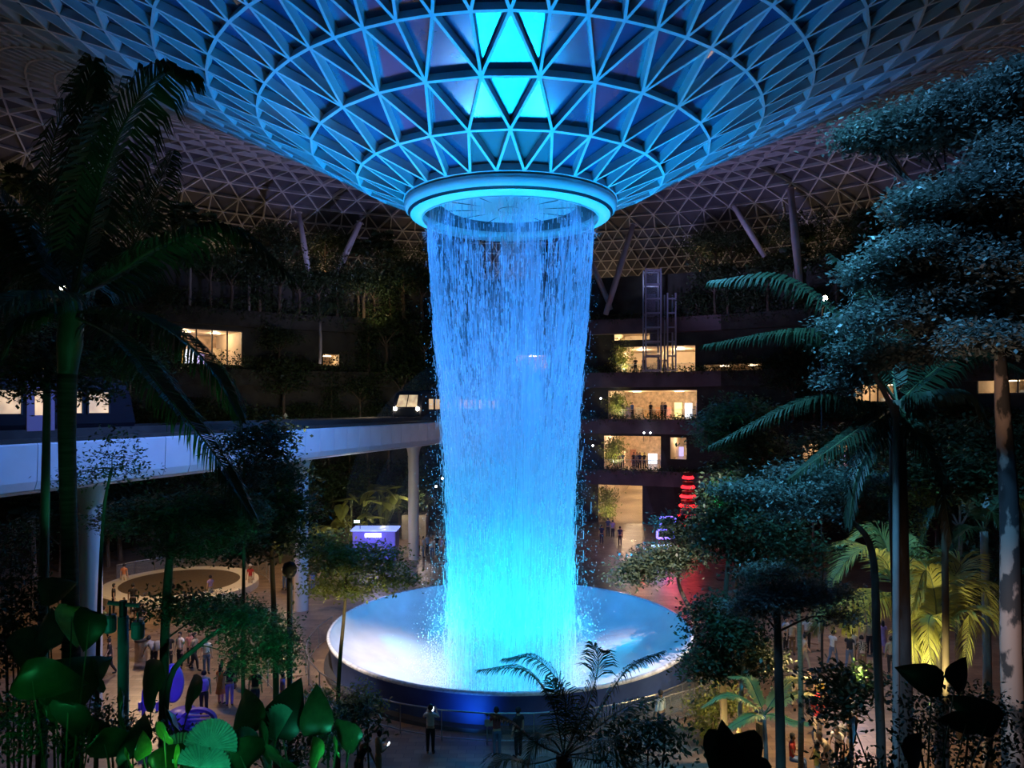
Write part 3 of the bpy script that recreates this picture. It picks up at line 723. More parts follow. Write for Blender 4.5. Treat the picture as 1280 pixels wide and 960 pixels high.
# purple-lit photo bench and panels
PUR = mat('violet_paint', (.16, .12, .55), .3, var=.15, scale=2); PURD = mat('violet_dark', (.07, .05, .32), .35, var=.2, scale=2)
p = floor_at(216, 912); p.z = 0
pz = thing('photo_seat', p, 'violet-lit seat of rounded oval back, round grille and tube handrail, left plaza', 'seat')
MB().lathe([(.001, -.07), (.42, -.07), (.5, 0), (.42, .07), (.001, .07)], 28).build('oval_back', PUR, pz, smooth=True).matrix_local = Matrix.Translation((.0, 0, 1.75)) @ Matrix.Rotation(PI / 2, 4, 'X') @ Matrix.Rotation(.25, 4, 'Y') @ Matrix.Diagonal((.8, 1.5, 1, 1))
MB().lathe([(.001, .5), (.45, .5), (.55, .42), (.62, 0)], 24).build('round_seat', PURD, pz, smooth=True).location = (.35, .1, .2)
MB().tube(catmull([(-1.1, 0, .4), (-1.1, 0, 1.35), (-.95, 0, 1.5), (-.3, 0, 1.5)], 5), .07, 8).build('handrail', PUR, pz)
gr = MB().lathe([(.36, -.1), (.44, -.1), (.44, .1), (.36, .1)], 24).build('grille_ring', PURD, pz); gr.matrix_local = Matrix.Translation((1.1, -.3, .5)) @ Matrix.Rotation(PI / 2, 4, 'X') @ Matrix.Diagonal((1.5, 1, 1, 1))
for k in range(5): MB().box((0, (k - 2) * .15, 0), (.66 - abs(k - 2) * .1, .05, .08)).build('grille_bar', PUR, gr)
for k in range(4): MB().box((-1.15 + k * .22, -.1, .95), (.07, .3, .32)).build('rail_bar', PUR, pz)
lamp('violet_seat_lamp', 'SPOT', p + Vector((.3, -3.2, 2.8)), 260, (.22, .14, 1), p + Vector((.1, 0, 1.2)), .1, 60, 1)
# red tiered light tower, blue light frames and red-lit hedges beyond the bowl
p = floor_at(860, 690); rt = thing('light_tower', p, 'dark tiered tower with stacked glowing red bars, right beyond the bowl', 'light')
MB().tube([(0, 0, 0), (0, 0, 6.6)], .12, 8).build('mast', BLK, rt)
REDG = emat('red_glow', (1, .02, .03), 3.0, .3)
for k in range(6):
    z = 2.2 + k * .78; w_ = 1.0 - k * .1
    MB().lathe([(w_ * .9, z), (w_, z + .1), (w_ * .8, z + .24), (w_ * .7, z + .1)], 20).build('red_tier', REDG, rt)
    MB().lathe([(w_ * .7, z + .24), (w_ * .75, z + .55), (.1, z + .6)], 20).build('tier_skirt', mat('dark_red_skirt', (.12, .02, .02), .5), rt)
lamp('red_lamp', 'POINT', p + Vector((-1.6, -1.4, 2.4)), 140, (1, .03, .05), size=.1)
p = floor_at(832, 690); bt = thing('light_sculpture', p, 'blue-violet glowing open frames standing left of the red tower', 'light')
BLG = emat('blue_violet_glow', (.16, .16, 1), 3.0, .3); BLW = emat('blue_white_glow', (.35, .6, 1), 4, .3)
for x, z, w_, h_ in ((.2, 2.5, 1.2, .8), (0, 1.5, 1.4, .7)):
    for s in (-1, 1):
        MB().box((x + s * w_ / 2, 0, z), (.16, .16, h_)).build('frame_side', BLG, bt)
        MB().box((x, 0, z + s * h_ / 2), (w_, .16, .16)).build('frame_bar', BLG, bt)
MB().box((-.3, -.2, .55), (1.8, .3, .16)).build('light_bar', BLW, bt); MB().box((-1.2, -.2, .1), (1.4, .3, .16), Matrix.Rotation(.3, 3, 'Y')).build('light_bar', BLW, bt)
for s in (-1, 1): MB().box((s * .6, .1, 1.2), (.1, .1, 2.4)).build('leg', BLK, bt)
lamp('blue_frame_lamp', 'POINT', p + Vector((-.8, -1.2, 1.2)), 40, (.2, .25, 1), size=.1)
for i, (x0, x1, y, lab) in enumerate(((800, 862, 684, 'nearer'), (790, 812, 692, 'small left'), (850, 874, 676, 'far right'))):
    q0, q1 = floor_at(x0, y + 6), floor_at(x1, y + 6); c = (q0 + q1) / 2
    t = thing('hedge', c, 'red-lit low hedge in a kerbed bed by the red tower, %s one' % lab, 'hedge')
    hw = (q1.x - q0.x) / 2
    MB().box((0, 0, .15), (hw * 2, 1.2, .3)).build('kerb', CONC, t)
    link('foliage', quads_mesh('hedge', leaf_cloud([((0, 0, .55), (hw, .5, .35), 300 * hw)], .2, .7, 8), LEAF), t, kind='stuff')
    lamp('red_hedge_lamp', 'POINT', c + Vector((0, -.8, 1.1)), 60, (1, .03, .04), size=.1)
# starry lamps in the trees
for px, py, d, lab in ((78, 359, 34, 'bright warm floodlight glaring behind the left palm'), (1031, 373, 34, 'bright warm floodlight among the palms at right')):
    p = at(px, py, d); b = Vector((0, .4, -p.z if 0 else -9)); t = thing('floodlight', p, lab, 'lamp')
    MB().lathe([(.001, 0), (.12, .0), (.17, .06), (.17, .2), (.001, .24)], 14).build('housing', BLK, t).matrix_local = Matrix.Rotation(-PI / 2, 4, 'X')
    MB().lathe([(.001, -.01), (.13, -.01)], 14).build('lens', emat('flood_lens', (1, .78, .45), 90), t).matrix_local = Matrix.Rotation(-PI / 2 + PI, 4, 'X') @ Matrix.Translation((0, 0, .02))
    MB().tube([(0, .15, -.05), (0, .3, -.6), (0, .3, -p.z)], .06, 8).build('pole', BLK, t)
    lamp('tree_floodlight', 'POINT', p + Vector((0, -.35, 0)), 60, (1, .72, .36), size=.12)
for px, py, d, lab in ((545, 608, 62, 'small white lamp on a pole left of the water'), (553, 598, 66, 'second small lamp left of the water, higher'), (751, 498, 74, 'small white spot lamp right of the water by the middle gallery'), (741, 557, 74, 'small white spot lamp beside the lower gallery'), (805, 541, 74, 'left of a pair of lamps under the planter'), (813, 541, 74, 'right of a pair of lamps under the planter')):
    p = at(px, py, d); t = thing('spot_lamp', p, lab, 'lamp')
    MB().lathe([(.001, -.09), (.08, -.06), (.10, 0), (.08, .06), (.001, .09)], 10).build('bulb', emat('cool_bulb', (.75, .85, 1), 14), t)
    MB().tube([(0, .1, 0), (0, .3, -.5), (0, .3, -(p.z if px < 600 else .9))], .03, 5).build('stem', BLK, t)
# ------------------------------------------------------------------ vegetation builders
def frond_mesh(name, pts, L, n=34, droop=.5, wid=.022, m=None, side=None, hangt=0.):
    """a feather frond: rows of bent leaflets along a curved midrib"""
    n = int(n * 1.7); wid *= 1.15
    C = catmull(pts, 10); N = len(C) - 1; vs = []; fs = []
    tot = sum((b - a).length for a, b in zip(C, C[1:]))
    for k in range(n):
        t = .10 + .89 * (k + .5) / n; x = t * N; i = min(int(x), N - 1); p = C[i].lerp(C[i + 1], x - i)
        tg = (C[i + 1] - C[i]).normalized(); sd = side if side else tg.cross(Vector((0, 0, 1)))
        if sd.length < .25: sd = tg.cross(Vector((0, 1, .2)))
        sd = (sd - tg * sd.dot(tg)).normalized(); up = sd.cross(tg)
        ll = L * (math.sin(PI * min(1, .14 + .80 * t)) ** .6) * (1 - .35 * t)
        for s in (-1, 1):
            an = math.radians(62 - 38 * t) + RND.gauss(0, .06)
            d = (sd * s * math.sin(an) + tg * math.cos(an) + up * .22).normalized(); g = droop * RND.uniform(.8, 1.2)
            d2 = (d + Vector((0, 0, -1)) * g * 1.2).normalized(); d3 = (d2 + Vector((0, 0, -1)) * g * 1.6).normalized()
            wv = tg * wid * RND.uniform(.85, 1.15); l_ = ll * RND.uniform(.9, 1.08)
            a = p; b = a + d * l_ * .35; c = b + d2 * l_ * .35; e = c + d3 * l_ * .3
            o = len(vs); vs += [a - wv * .6, a + wv * .6, b + wv, b - wv, c + wv * .8, c - wv * .8, e]
            fs += [(o, o + 1, o + 2, o + 3), (o + 3, o + 2, o + 4, o + 5), (o + 5, o + 4, o + 6)]
    mb = MB(); mb.add(vs, fs)
    return mb.mesh(name, m), C
PALM = mat('palm_leaflet', (.045, .085, .032), .4, var=.35, scale=2, transl=.25)
PALMD = mat('palm_leaflet_shaded', (.02, .04, .018), .5, var=.35, scale=2, transl=.2)  # shaded copy: colour lowered to stay dark under the tree fill
PALMY = mat('palm_leaflet_lit', (.46, .46, .15), .45, var=.25, scale=2, transl=.35)  # lit copy: part of the lamp light put into the leaf colour
RIB = mat('midrib', (.085, .115, .05), .5, var=.2, scale=3)
RINGBARK = mat('ringed_trunk', (.10, .078, .055), .8, var=.5, scale=5, bump=.6, stretch=(.4, .4, 3.0))
def frond(parent, origin, pts, L, n=34, droop=.5, wid=.022, m=PALM, rib=.022, side=None):
    pts = [Vector(p) - origin for p in pts]
    me, C = frond_mesh('frond', pts, L, n, droop, wid, m, side)
    f = link('frond', me, parent); k = len(C)
    MB().tube(C, [rib * (1 - .85 * i / k) for i in range(k)], 5).build('midrib', RIB, f)
    return f
def px_frond(parent, origin, d, P, L, **kw):
    """frond through picture points (x, y, depth offset)"""
    return frond(parent, origin, [at(x, y, d + o) for x, y, o in P], L, **kw)
def trunk_part(t, origin, pts, rad, m, n=10, name='trunk'):
    return MB().tube([Vector(p) - origin for p in catmull(pts, 5)] if len(pts) > 2 else [Vector(p) - origin for p in pts],
                     rad if not hasattr(rad, '__len__') else list(np.interp(np.linspace(0, 1, (len(pts) - 1) * 5 + 1 if len(pts) > 2 else 2), np.linspace(0, 1, len(rad)), rad)), n).build(name, m, t, smooth=True)
def px_tree(label, d, trunk, rad, pads, leaf=.09, m=LEAF, bark=BARK, cat='tree', name='tree', flat=.45, per=14, group=None, branches=True, base=None):
    """tree through picture points. trunk: [(x, y)] foot to top; pads: (x, y, depth offset, rx, ry, leaves)"""
    P = [at(x, y, d) for x, y in trunk]
    foot = P[0].copy(); g = slope(foot.x, foot.y) if base is None else base; foot.z = g
    t = thing(name, foot, label, cat, group)
    pts = ([foot] if P[0].z - g > .15 else []) + P
    if P[0].z <= g + .15: pts[0] = foot.copy()
    trunk_part(t, foot, pts, rad, bark)
    pl = []
    for (x, y, o, rx, ry, n) in pads:
        c = at(x, y, d + o); s = (d + o) / F; pl.append((tuple(c - foot), (rx * s, max(rx * s * .6, .3), ry * s), n * 2.3))
        if branches:
            q = min(P, key=lambda k: (k - c).length + abs(k.z - (c.z - .2 * rx * s)) * .6); q = q.lerp(P[-1], .0)
            lo = c - Vector((0, 0, ry * s * .3)); mid = q.lerp(lo, .55) + Vector((0, 0, .12 * (lo - q).length))
            rb = max(.012, (rad[-1] if hasattr(rad, '__len__') else rad) * .45)
            MB().tube([k - foot for k in catmull([q, mid, lo], 4)], list(np.linspace(rb, rb * .35, 9)), 5).build('branch', bark, t)
            tw = MB()
            for k in range(7):
                e = lo + Vector((RND.uniform(-1, 1) * rx * s * .85, RND.uniform(-.5, .5) * rx * s, RND.uniform(-.5, .6) * ry * s))
                tw.tube([k2 - foot for k2 in (mid.lerp(lo, RND.uniform(.2, .9)), lo.lerp(e, .5) + Vector((0, 0, .05)), e)], [rb * .4, rb * .3, rb * .12], 4)
            tw.build('twigs', bark, t)
    link('foliage', quads_mesh('foliage', leaf_cloud(pl, leaf * 1.25, flat, per), m), t, kind='stuff')
    return t

# ------------------------------------------------------------------ the tall palm at left
d = 13.0
foot = at(90, 960, d); foot.z = slope(foot.x, foot.y)
pal = thing('palm', foot, 'tall dark feather palm with long arching fronds, nearest at left', 'palm')
trunk_part(pal, foot, [foot, at(90, 900, d), at(87, 700, d), at(84, 560, d), at(84, 468, d)], [.19, .16, .135, .14, .16], RINGBARK, 12)
trunk_part(pal, foot, [at(84, 470, d), at(87, 430, d), at(90, 395, d), at(92, 365, d)], [.15, .21, .19, .09], mat('crownshaft', (.10, .10, .06), .5, var=.25, scale=3), 12, 'crownshaft')
hub = (92, 372, 0)
px_frond(pal, foot, d, [hub, (96, 250, .3), (103, 150, .5), (116, 76, .3)], 1.25, n=60, droop=.9, rib=.035)
px_frond(pal, foot, d, [hub, (118, 260, -.2), (150, 165, -.4), (196, 96, -.6), (238, 92, -.8)], 1.5, n=64, droop=.9, rib=.035)
px_frond(pal, foot, d, [hub, (60, 290, .6), (72, 160, .9), (130, 90, 1.0)], 1.3, n=56, droop=.8, rib=.03)
px_frond(pal, foot, d, [hub, (140, 345, -.5), (210, 302, -1.0), (290, 288, -1.4), (368, 352, -1.8)], 1.05, n=64, droop=.75, rib=.035)
px_frond(pal, foot, d, [(92, 390, 0), (160, 392, -.8), (222, 420, -1.4), (272, 470, -1.9), (304, 530, -2.3)], .95, n=58, droop=.7, rib=.035)
px_frond(pal, foot, d, [(92, 395, 0), (150, 425, -1.2), (205, 490, -2.0), (270, 570, -2.8), (318, 650, -3.4)], .85, n=64, droop=.6, rib=.035)
px_frond(pal, foot, d, [(90, 385, 0), (55, 390, -.4), (28, 405, -.7), (2, 450, -.8)], .8, n=40, droop=.8, rib=.03)
px_frond(pal, foot, d, [hub, (50, 330, .4), (5, 250, .6), (-40, 200, .4)], 1.1, n=50, droop=.8, rib=.03)
px_frond(pal, foot, d, [hub, (70, 370, -1.0), (20, 372, -2.0), (-50, 420, -3.)], 1.0, n=46, droop=.7, rib=.03)
px_frond(pal, foot, d, [hub, (150, 340, 1.2), (190, 250, 2.2), (215, 190, 3)], 1.2, n=50, droop=.9, rib=.03)
px_frond(pal, foot, d, [hub, (105, 350, 1.2), (60, 330, 2.5), (10, 360, 3.6)], 1.1, n=46, droop=.8, rib=.03)

# palm at right of centre with wide drooping fronds
d = 16.0
foot = at(1124, 960, d); foot.z = slope(foot.x, foot.y)
pr_ = thing('palm', foot, 'tall palm with wide drooping dark fronds and straight grey trunk at right', 'palm')
trunk_part(pr_, foot, [foot, at(1129, 940, d), at(1127, 780, d), at(1123, 640, d), at(1122, 500, d)], [.22, .20, .18, .19, .15], BARK, 12)
hub = (1122, 505, 0)
for P, L in (([hub, (1070, 440, -.5), (1000, 415, -1.), (880, 432, -1.6)], 1.1), ([hub, (1060, 410, .4), (980, 350, .8), (890, 352, 1.2)], 1.2),
             ([hub, (1080, 505, -.6), (1010, 500, -1.2), (885, 560, -1.8)], .95), ([hub, (1090, 525, -.9), (1040, 560, -1.8), (985, 600, -2.4)], .9),
             ([hub, (1150, 495, -.4), (1200, 492, -.8), (1235, 530, -1.2)], .9), ([hub, (1100, 540, -1.), (1072, 590, -1.5), (1060, 660, -1.8)], .8),
             ([hub, (1160, 470, .8), (1210, 440, 1.5), (1290, 470, 2.)], 1.0), ([hub, (1110, 440, 1), (1090, 370, 1.8), (1040, 320, 2.4)], 1.2),
             ([hub, (1145, 540, -.8), (1175, 600, -1.2), (1190, 680, -1.4)], .9)):
    px_frond(pr_, foot, d, P, L, n=46, droop=.75, rib=.03, m=PALMD)

# yellow-lit palms at lower right
def small_palm(label, d, crown, foot_xy, rad, fr, m=PALMY, L=.8, n=44, base=None, bark=BARKG, wid=.022):
    ft = at(*foot_xy, d); g = slope(ft.x, ft.y) if base is None else base; ft.z = g
    t = thing('palm', ft, label, 'palm')
    trunk_part(t, ft, [ft, ft.lerp(at(*crown, d), .5) + Vector((.04, 0, 0)), at(*crown, d)], [rad * 1.15, rad, rad * .9], bark)
    for f in fr:
        px_frond(t, ft, d, [(*crown, 0)] + f[0], f[1] if len(f) > 1 else L, n=n, droop=f[2] if len(f) > 2 else .4, m=m, rib=.025 if wid > .01 else .014, wid=wid)
    return t
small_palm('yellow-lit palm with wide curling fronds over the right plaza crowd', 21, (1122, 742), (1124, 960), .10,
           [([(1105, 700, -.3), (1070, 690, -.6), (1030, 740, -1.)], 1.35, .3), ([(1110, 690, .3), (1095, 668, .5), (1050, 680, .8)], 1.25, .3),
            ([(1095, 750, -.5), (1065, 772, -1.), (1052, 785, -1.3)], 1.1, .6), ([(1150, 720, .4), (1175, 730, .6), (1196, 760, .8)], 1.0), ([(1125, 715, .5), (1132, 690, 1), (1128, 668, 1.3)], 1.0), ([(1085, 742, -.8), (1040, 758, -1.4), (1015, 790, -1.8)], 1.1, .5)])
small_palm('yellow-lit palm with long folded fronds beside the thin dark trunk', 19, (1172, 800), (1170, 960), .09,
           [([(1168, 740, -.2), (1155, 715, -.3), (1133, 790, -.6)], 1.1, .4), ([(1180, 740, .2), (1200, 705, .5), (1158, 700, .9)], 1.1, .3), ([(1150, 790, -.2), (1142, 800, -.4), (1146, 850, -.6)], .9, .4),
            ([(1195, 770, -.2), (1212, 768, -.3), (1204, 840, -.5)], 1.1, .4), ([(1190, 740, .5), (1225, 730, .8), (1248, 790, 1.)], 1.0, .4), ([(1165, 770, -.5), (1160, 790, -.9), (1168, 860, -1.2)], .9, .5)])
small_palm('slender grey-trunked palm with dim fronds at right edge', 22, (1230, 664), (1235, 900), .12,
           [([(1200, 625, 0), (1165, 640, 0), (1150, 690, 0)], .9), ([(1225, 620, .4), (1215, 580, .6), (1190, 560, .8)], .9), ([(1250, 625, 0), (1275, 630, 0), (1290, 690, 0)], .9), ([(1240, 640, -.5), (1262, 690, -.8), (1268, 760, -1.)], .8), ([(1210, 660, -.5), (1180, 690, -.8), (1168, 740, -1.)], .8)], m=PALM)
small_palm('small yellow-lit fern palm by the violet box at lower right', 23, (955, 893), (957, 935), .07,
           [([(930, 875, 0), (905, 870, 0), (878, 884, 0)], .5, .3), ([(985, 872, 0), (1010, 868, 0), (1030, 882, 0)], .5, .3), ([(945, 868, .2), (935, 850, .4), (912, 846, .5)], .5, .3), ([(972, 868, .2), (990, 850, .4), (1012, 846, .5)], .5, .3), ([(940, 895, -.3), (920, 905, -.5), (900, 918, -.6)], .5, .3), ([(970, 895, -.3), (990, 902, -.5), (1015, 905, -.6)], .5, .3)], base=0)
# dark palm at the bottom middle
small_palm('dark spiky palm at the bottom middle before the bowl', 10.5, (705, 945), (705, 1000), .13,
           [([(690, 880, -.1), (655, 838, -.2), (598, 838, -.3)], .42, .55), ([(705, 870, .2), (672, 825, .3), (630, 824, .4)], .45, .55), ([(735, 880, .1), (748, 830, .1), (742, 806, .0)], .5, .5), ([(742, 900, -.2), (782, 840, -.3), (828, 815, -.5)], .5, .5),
            ([(672, 930, -.4), (640, 905, -.6), (615, 895, -.8)], .5), ([(755, 935, -.4), (800, 905, -.6), (850, 920, -.8)], .5), ([(665, 955, -.5), (630, 950, -.8), (600, 975, -1)], .5), ([(745, 950, -.6), (800, 955, -1), (860, 990, -1.3)], .5), ([(720, 900, .5), (700, 870, .8), (690, 850, 1)], .5), ([(752, 905, .5), (790, 880, .8), (826, 872, 1)], .5), ([(690, 925, -.6), (672, 925, -.9), (655, 960, -1)], .5), ([(735, 930, -.8), (765, 930, -1.2), (790, 965, -1.4)], .5)], m=PALM, n=34, wid=.008)
# ------------------------------------------------------------------ broadleaf trees
px_tree('slim green-lit trunk with sparse leafy top left of the tall palm', 14.5, [(52, 960), (54, 760), (57, 600), (60, 440)], [.12, .10, .085, .06],
        [(30, 470, 0, 55, 30, 900), (150, 455, -.3, 50, 20, 600), (20, 410, .3, 40, 22, 400), (110, 480, .3, 40, 20, 400)], .10, bark=mat('green_bark', (.16, .19, .14), .6, var=.2, scale=4))
px_tree('airy twiggy tree with small leaves against the blue guideway', 17, [(120, 960), (124, 760), (130, 640), (140, 585)], [.06, .05, .04, .03],
        [(140, 560, 0, 45, 26, 190), (110, 590, .3, 34, 16, 130), (165, 590, -.3, 30, 16, 110), (130, 655, .2, 50, 16, 130), (80, 600, 0, 26, 14, 70)], .085)
lamp('green_spot', 'SPOT', at(120, 690, 13.5), 150, (.05, .9, .5), at(140, 580, 17), .1, 70, 1)
lamp('green_spot', 'SPOT', at(230, 640, 9.0), 110, (.10, .9, .42), at(200, 430, 11.5), .1, 60, 1)
px_tree('dark-trunked tree with layered leaves at left of the lamp-lit plaza', 19, [(204, 960), (206, 800), (212, 700), (222, 630)], [.14, .12, .11, .06],
        [(225, 638, 0, 60, 24, 1200), (180, 645, .3, 55, 22, 1300), (275, 635, -.3, 60, 26, 1500), (235, 680, .4, 60, 22, 1300), (300, 650, .5, 36, 34, 900), (215, 755, 0, 40, 22, 700), (270, 765, .5, 50, 16, 600)], .10)
px_tree('green-lit leafy bough spreading over the left plaza crowd', 17, [(205, 960), (212, 850), (250, 806), (292, 775)], [.09, .08, .06, .035],
        [(320, 790, 0, 56, 34, 2000), (280, 765, .3, 50, 24, 1200), (350, 815, -.2, 30, 26, 800), (300, 830, -.3, 24, 18, 300)], .075)
px_tree('dark bushy tree beyond the plaza left of the first pale pier', 24, [(345, 860), (343, 780), (340, 700), (338, 640)], [.11, .10, .08, .05],
        [(340, 610, 0, 48, 50, 1500), (310, 665, .4, 56, 36, 1500), (360, 650, -.3, 34, 40, 900), (330, 560, .3, 30, 26, 600), (345, 540, 0, 18, 16, 250)], .15, LEAFD)
px_tree('small dark tree silhouetted on the guideway edge', 20, [(304, 960), (304, 800), (305, 660), (305, 575)], [.07, .06, .045, .035],
        [(325, 543, 0, 34, 9, 420), (292, 555, 0, 22, 14, 320), (310, 590, .2, 24, 20, 350), (280, 600, .2, 16, 16, 200)], .10, LEAFD)
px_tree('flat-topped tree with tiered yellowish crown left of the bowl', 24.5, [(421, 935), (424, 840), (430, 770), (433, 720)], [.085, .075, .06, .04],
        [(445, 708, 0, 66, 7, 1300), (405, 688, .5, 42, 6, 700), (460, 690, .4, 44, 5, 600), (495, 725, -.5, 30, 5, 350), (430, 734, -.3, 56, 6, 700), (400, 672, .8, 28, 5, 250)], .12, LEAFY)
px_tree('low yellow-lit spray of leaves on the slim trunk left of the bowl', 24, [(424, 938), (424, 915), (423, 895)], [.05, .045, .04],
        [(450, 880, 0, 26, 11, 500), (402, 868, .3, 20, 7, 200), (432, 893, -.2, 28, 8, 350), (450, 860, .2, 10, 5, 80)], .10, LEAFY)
# right: the big pale-barked tree and its high canopy
m, nt, b = newmat('patchy_bark'); N, L = nt.nodes, nt.links
tc = N.new('ShaderNodeTexCoord'); nz = N.new('ShaderNodeTexNoise'); nz.inputs['Scale'].default_value = 1.6; nz.inputs['Detail'].default_value = 6
mp = N.new('ShaderNodeMapping'); mp.inputs['Scale'].default_value = (1.6, 1.6, .8); L.new(tc.outputs['Object'], mp.inputs[0]); L.new(mp.outputs[0], nz.inputs['Vector'])
rp = N.new('ShaderNodeValToRGB'); e = rp.color_ramp.elements; e[0].position = .51; e[1].position = .55; e[0].color = (.05, .045, .04, 1); e[1].color = (.42, .31, .24, 1)
L.new(nz.outputs['Fac'], rp.inputs[0]); L.new(rp.outputs[0], b.inputs['Base Color']); b.inputs['Roughness'].default_value = .8
PATCH = m
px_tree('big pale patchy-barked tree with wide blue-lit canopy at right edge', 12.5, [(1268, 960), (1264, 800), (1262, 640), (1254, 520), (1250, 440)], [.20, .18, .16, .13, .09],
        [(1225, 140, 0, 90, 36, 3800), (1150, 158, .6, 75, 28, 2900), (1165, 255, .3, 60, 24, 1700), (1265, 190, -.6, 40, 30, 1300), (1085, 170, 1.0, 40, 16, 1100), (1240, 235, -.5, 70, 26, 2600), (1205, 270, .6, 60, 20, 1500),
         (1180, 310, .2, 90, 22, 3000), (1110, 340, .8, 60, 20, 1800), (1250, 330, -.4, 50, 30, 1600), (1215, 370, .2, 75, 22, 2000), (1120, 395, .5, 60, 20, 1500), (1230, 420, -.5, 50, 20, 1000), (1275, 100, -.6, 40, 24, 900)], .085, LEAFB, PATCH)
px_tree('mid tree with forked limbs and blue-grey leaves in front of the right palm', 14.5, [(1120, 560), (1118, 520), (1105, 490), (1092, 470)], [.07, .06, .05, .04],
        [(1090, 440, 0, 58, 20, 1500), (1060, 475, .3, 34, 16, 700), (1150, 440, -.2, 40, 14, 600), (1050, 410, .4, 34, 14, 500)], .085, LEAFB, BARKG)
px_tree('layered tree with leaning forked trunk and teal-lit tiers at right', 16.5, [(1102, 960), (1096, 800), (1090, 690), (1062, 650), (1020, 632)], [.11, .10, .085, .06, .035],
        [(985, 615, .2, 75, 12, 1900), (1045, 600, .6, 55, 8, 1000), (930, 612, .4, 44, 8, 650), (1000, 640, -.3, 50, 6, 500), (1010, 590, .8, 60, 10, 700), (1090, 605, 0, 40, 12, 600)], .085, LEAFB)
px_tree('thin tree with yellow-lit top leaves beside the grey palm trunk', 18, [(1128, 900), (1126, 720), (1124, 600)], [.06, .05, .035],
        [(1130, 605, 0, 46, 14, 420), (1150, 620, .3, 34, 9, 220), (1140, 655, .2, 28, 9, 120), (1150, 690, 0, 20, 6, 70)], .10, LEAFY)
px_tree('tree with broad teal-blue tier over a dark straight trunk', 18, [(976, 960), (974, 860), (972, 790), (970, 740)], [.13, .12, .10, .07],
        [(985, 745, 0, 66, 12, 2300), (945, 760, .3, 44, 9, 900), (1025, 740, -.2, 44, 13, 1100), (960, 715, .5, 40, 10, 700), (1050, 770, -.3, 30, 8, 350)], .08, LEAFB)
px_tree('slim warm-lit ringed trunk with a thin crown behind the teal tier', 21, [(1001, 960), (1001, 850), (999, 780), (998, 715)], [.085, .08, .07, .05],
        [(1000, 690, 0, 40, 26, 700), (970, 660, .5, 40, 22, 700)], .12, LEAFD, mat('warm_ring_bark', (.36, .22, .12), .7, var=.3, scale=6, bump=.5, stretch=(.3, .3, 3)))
px_tree('spreading flat-tiered tree right of the bowl near the red lights', 32, [(872, 800), (866, 770), (850, 735), (846, 705)], [.14, .12, .09, .05],
        [(815, 708, 0, 48, 10, 1300), (845, 692, .5, 50, 11, 1300), (870, 672, 1., 40, 12, 900), (790, 720, -.5, 26, 7, 400), (850, 655, 1.2, 34, 10, 700), (880, 640, 1.0, 30, 9, 500)], .15, LEAF, base=0)
px_tree('dark full tree between bowl and right plaza', 25, [(905, 900), (903, 850), (905, 780), (910, 700)], [.14, .13, .11, .07],
        [(905, 660, .5, 45, 40, 1600), (930, 620, 1., 50, 34, 1500), (890, 775, 0, 34, 36, 1100), (920, 820, -.3, 50, 30, 1300), (955, 700, .6, 44, 34, 1200), (880, 830, 0, 30, 24, 600)], .14, LEAFD, base=0)
px_tree('green-lit bush tree under the drooping palm fronds', 30, [(920, 760), (922, 680), (925, 600)], [.10, .09, .06],
        [(925, 520, 0, 44, 24, 1300), (900, 540, .4, 30, 24, 900), (945, 560, -.3, 34, 22, 800), (930, 590, 0, 40, 16, 700)], .16, LEAF, base=0)
px_tree('small yellow-lit tree by the short railing right of the bowl', 26.5, [(893, 935), (892, 910), (890, 880)], [.06, .05, .04],
        [(888, 880, 0, 26, 15, 600), (880, 908, .2, 22, 8, 300), (915, 880, -.2, 20, 12, 300), (900, 862, 0, 14, 7, 120)], .12, LEAFY, base=0)
px_tree('warm-trunked small tree among the right crowd', 24, [(924, 930), (925, 890), (928, 850), (932, 800)], [.09, .085, .075, .05],
        [(925, 790, 0, 40, 22, 700), (950, 830, .3, 30, 16, 350)], .13, LEAFD, mat('warm_bark', (.34, .24, .15), .75, var=.3, scale=5, bump=.4), base=0)
px_tree('dark leafy shrub standing in the middle of the right plaza', 18.5, [(1064, 930), (1062, 890), (1058, 860)], [.05, .045, .035],
        [(1055, 858, 0, 32, 20, 380), (1040, 885, .2, 24, 14, 220), (1080, 850, -.2, 20, 12, 160)], .15, LEAFD)
px_tree('thin straight dark trunk right of the folded palm fronds', 17.5, [(1182, 960), (1182, 800), (1181, 680), (1180, 620)], [.09, .08, .075, .06],
        [(1180, 590, .3, 60, 26, 900), (1215, 600, .5, 44, 24, 700)], .13, LEAFD)
px_tree('leafy dark mass of a tree behind the right-hand trunks', 27, [(1200, 860), (1198, 760), (1200, 660)], [.14, .13, .1],
        [(1200, 560, 0, 60, 40, 1400), (1150, 575, .6, 50, 34, 1100), (1255, 570, .4, 40, 50, 1000), (1225, 720, 0, 36, 40, 800), (1040, 560, .8, 50, 26, 900)], .17, LEAFD)
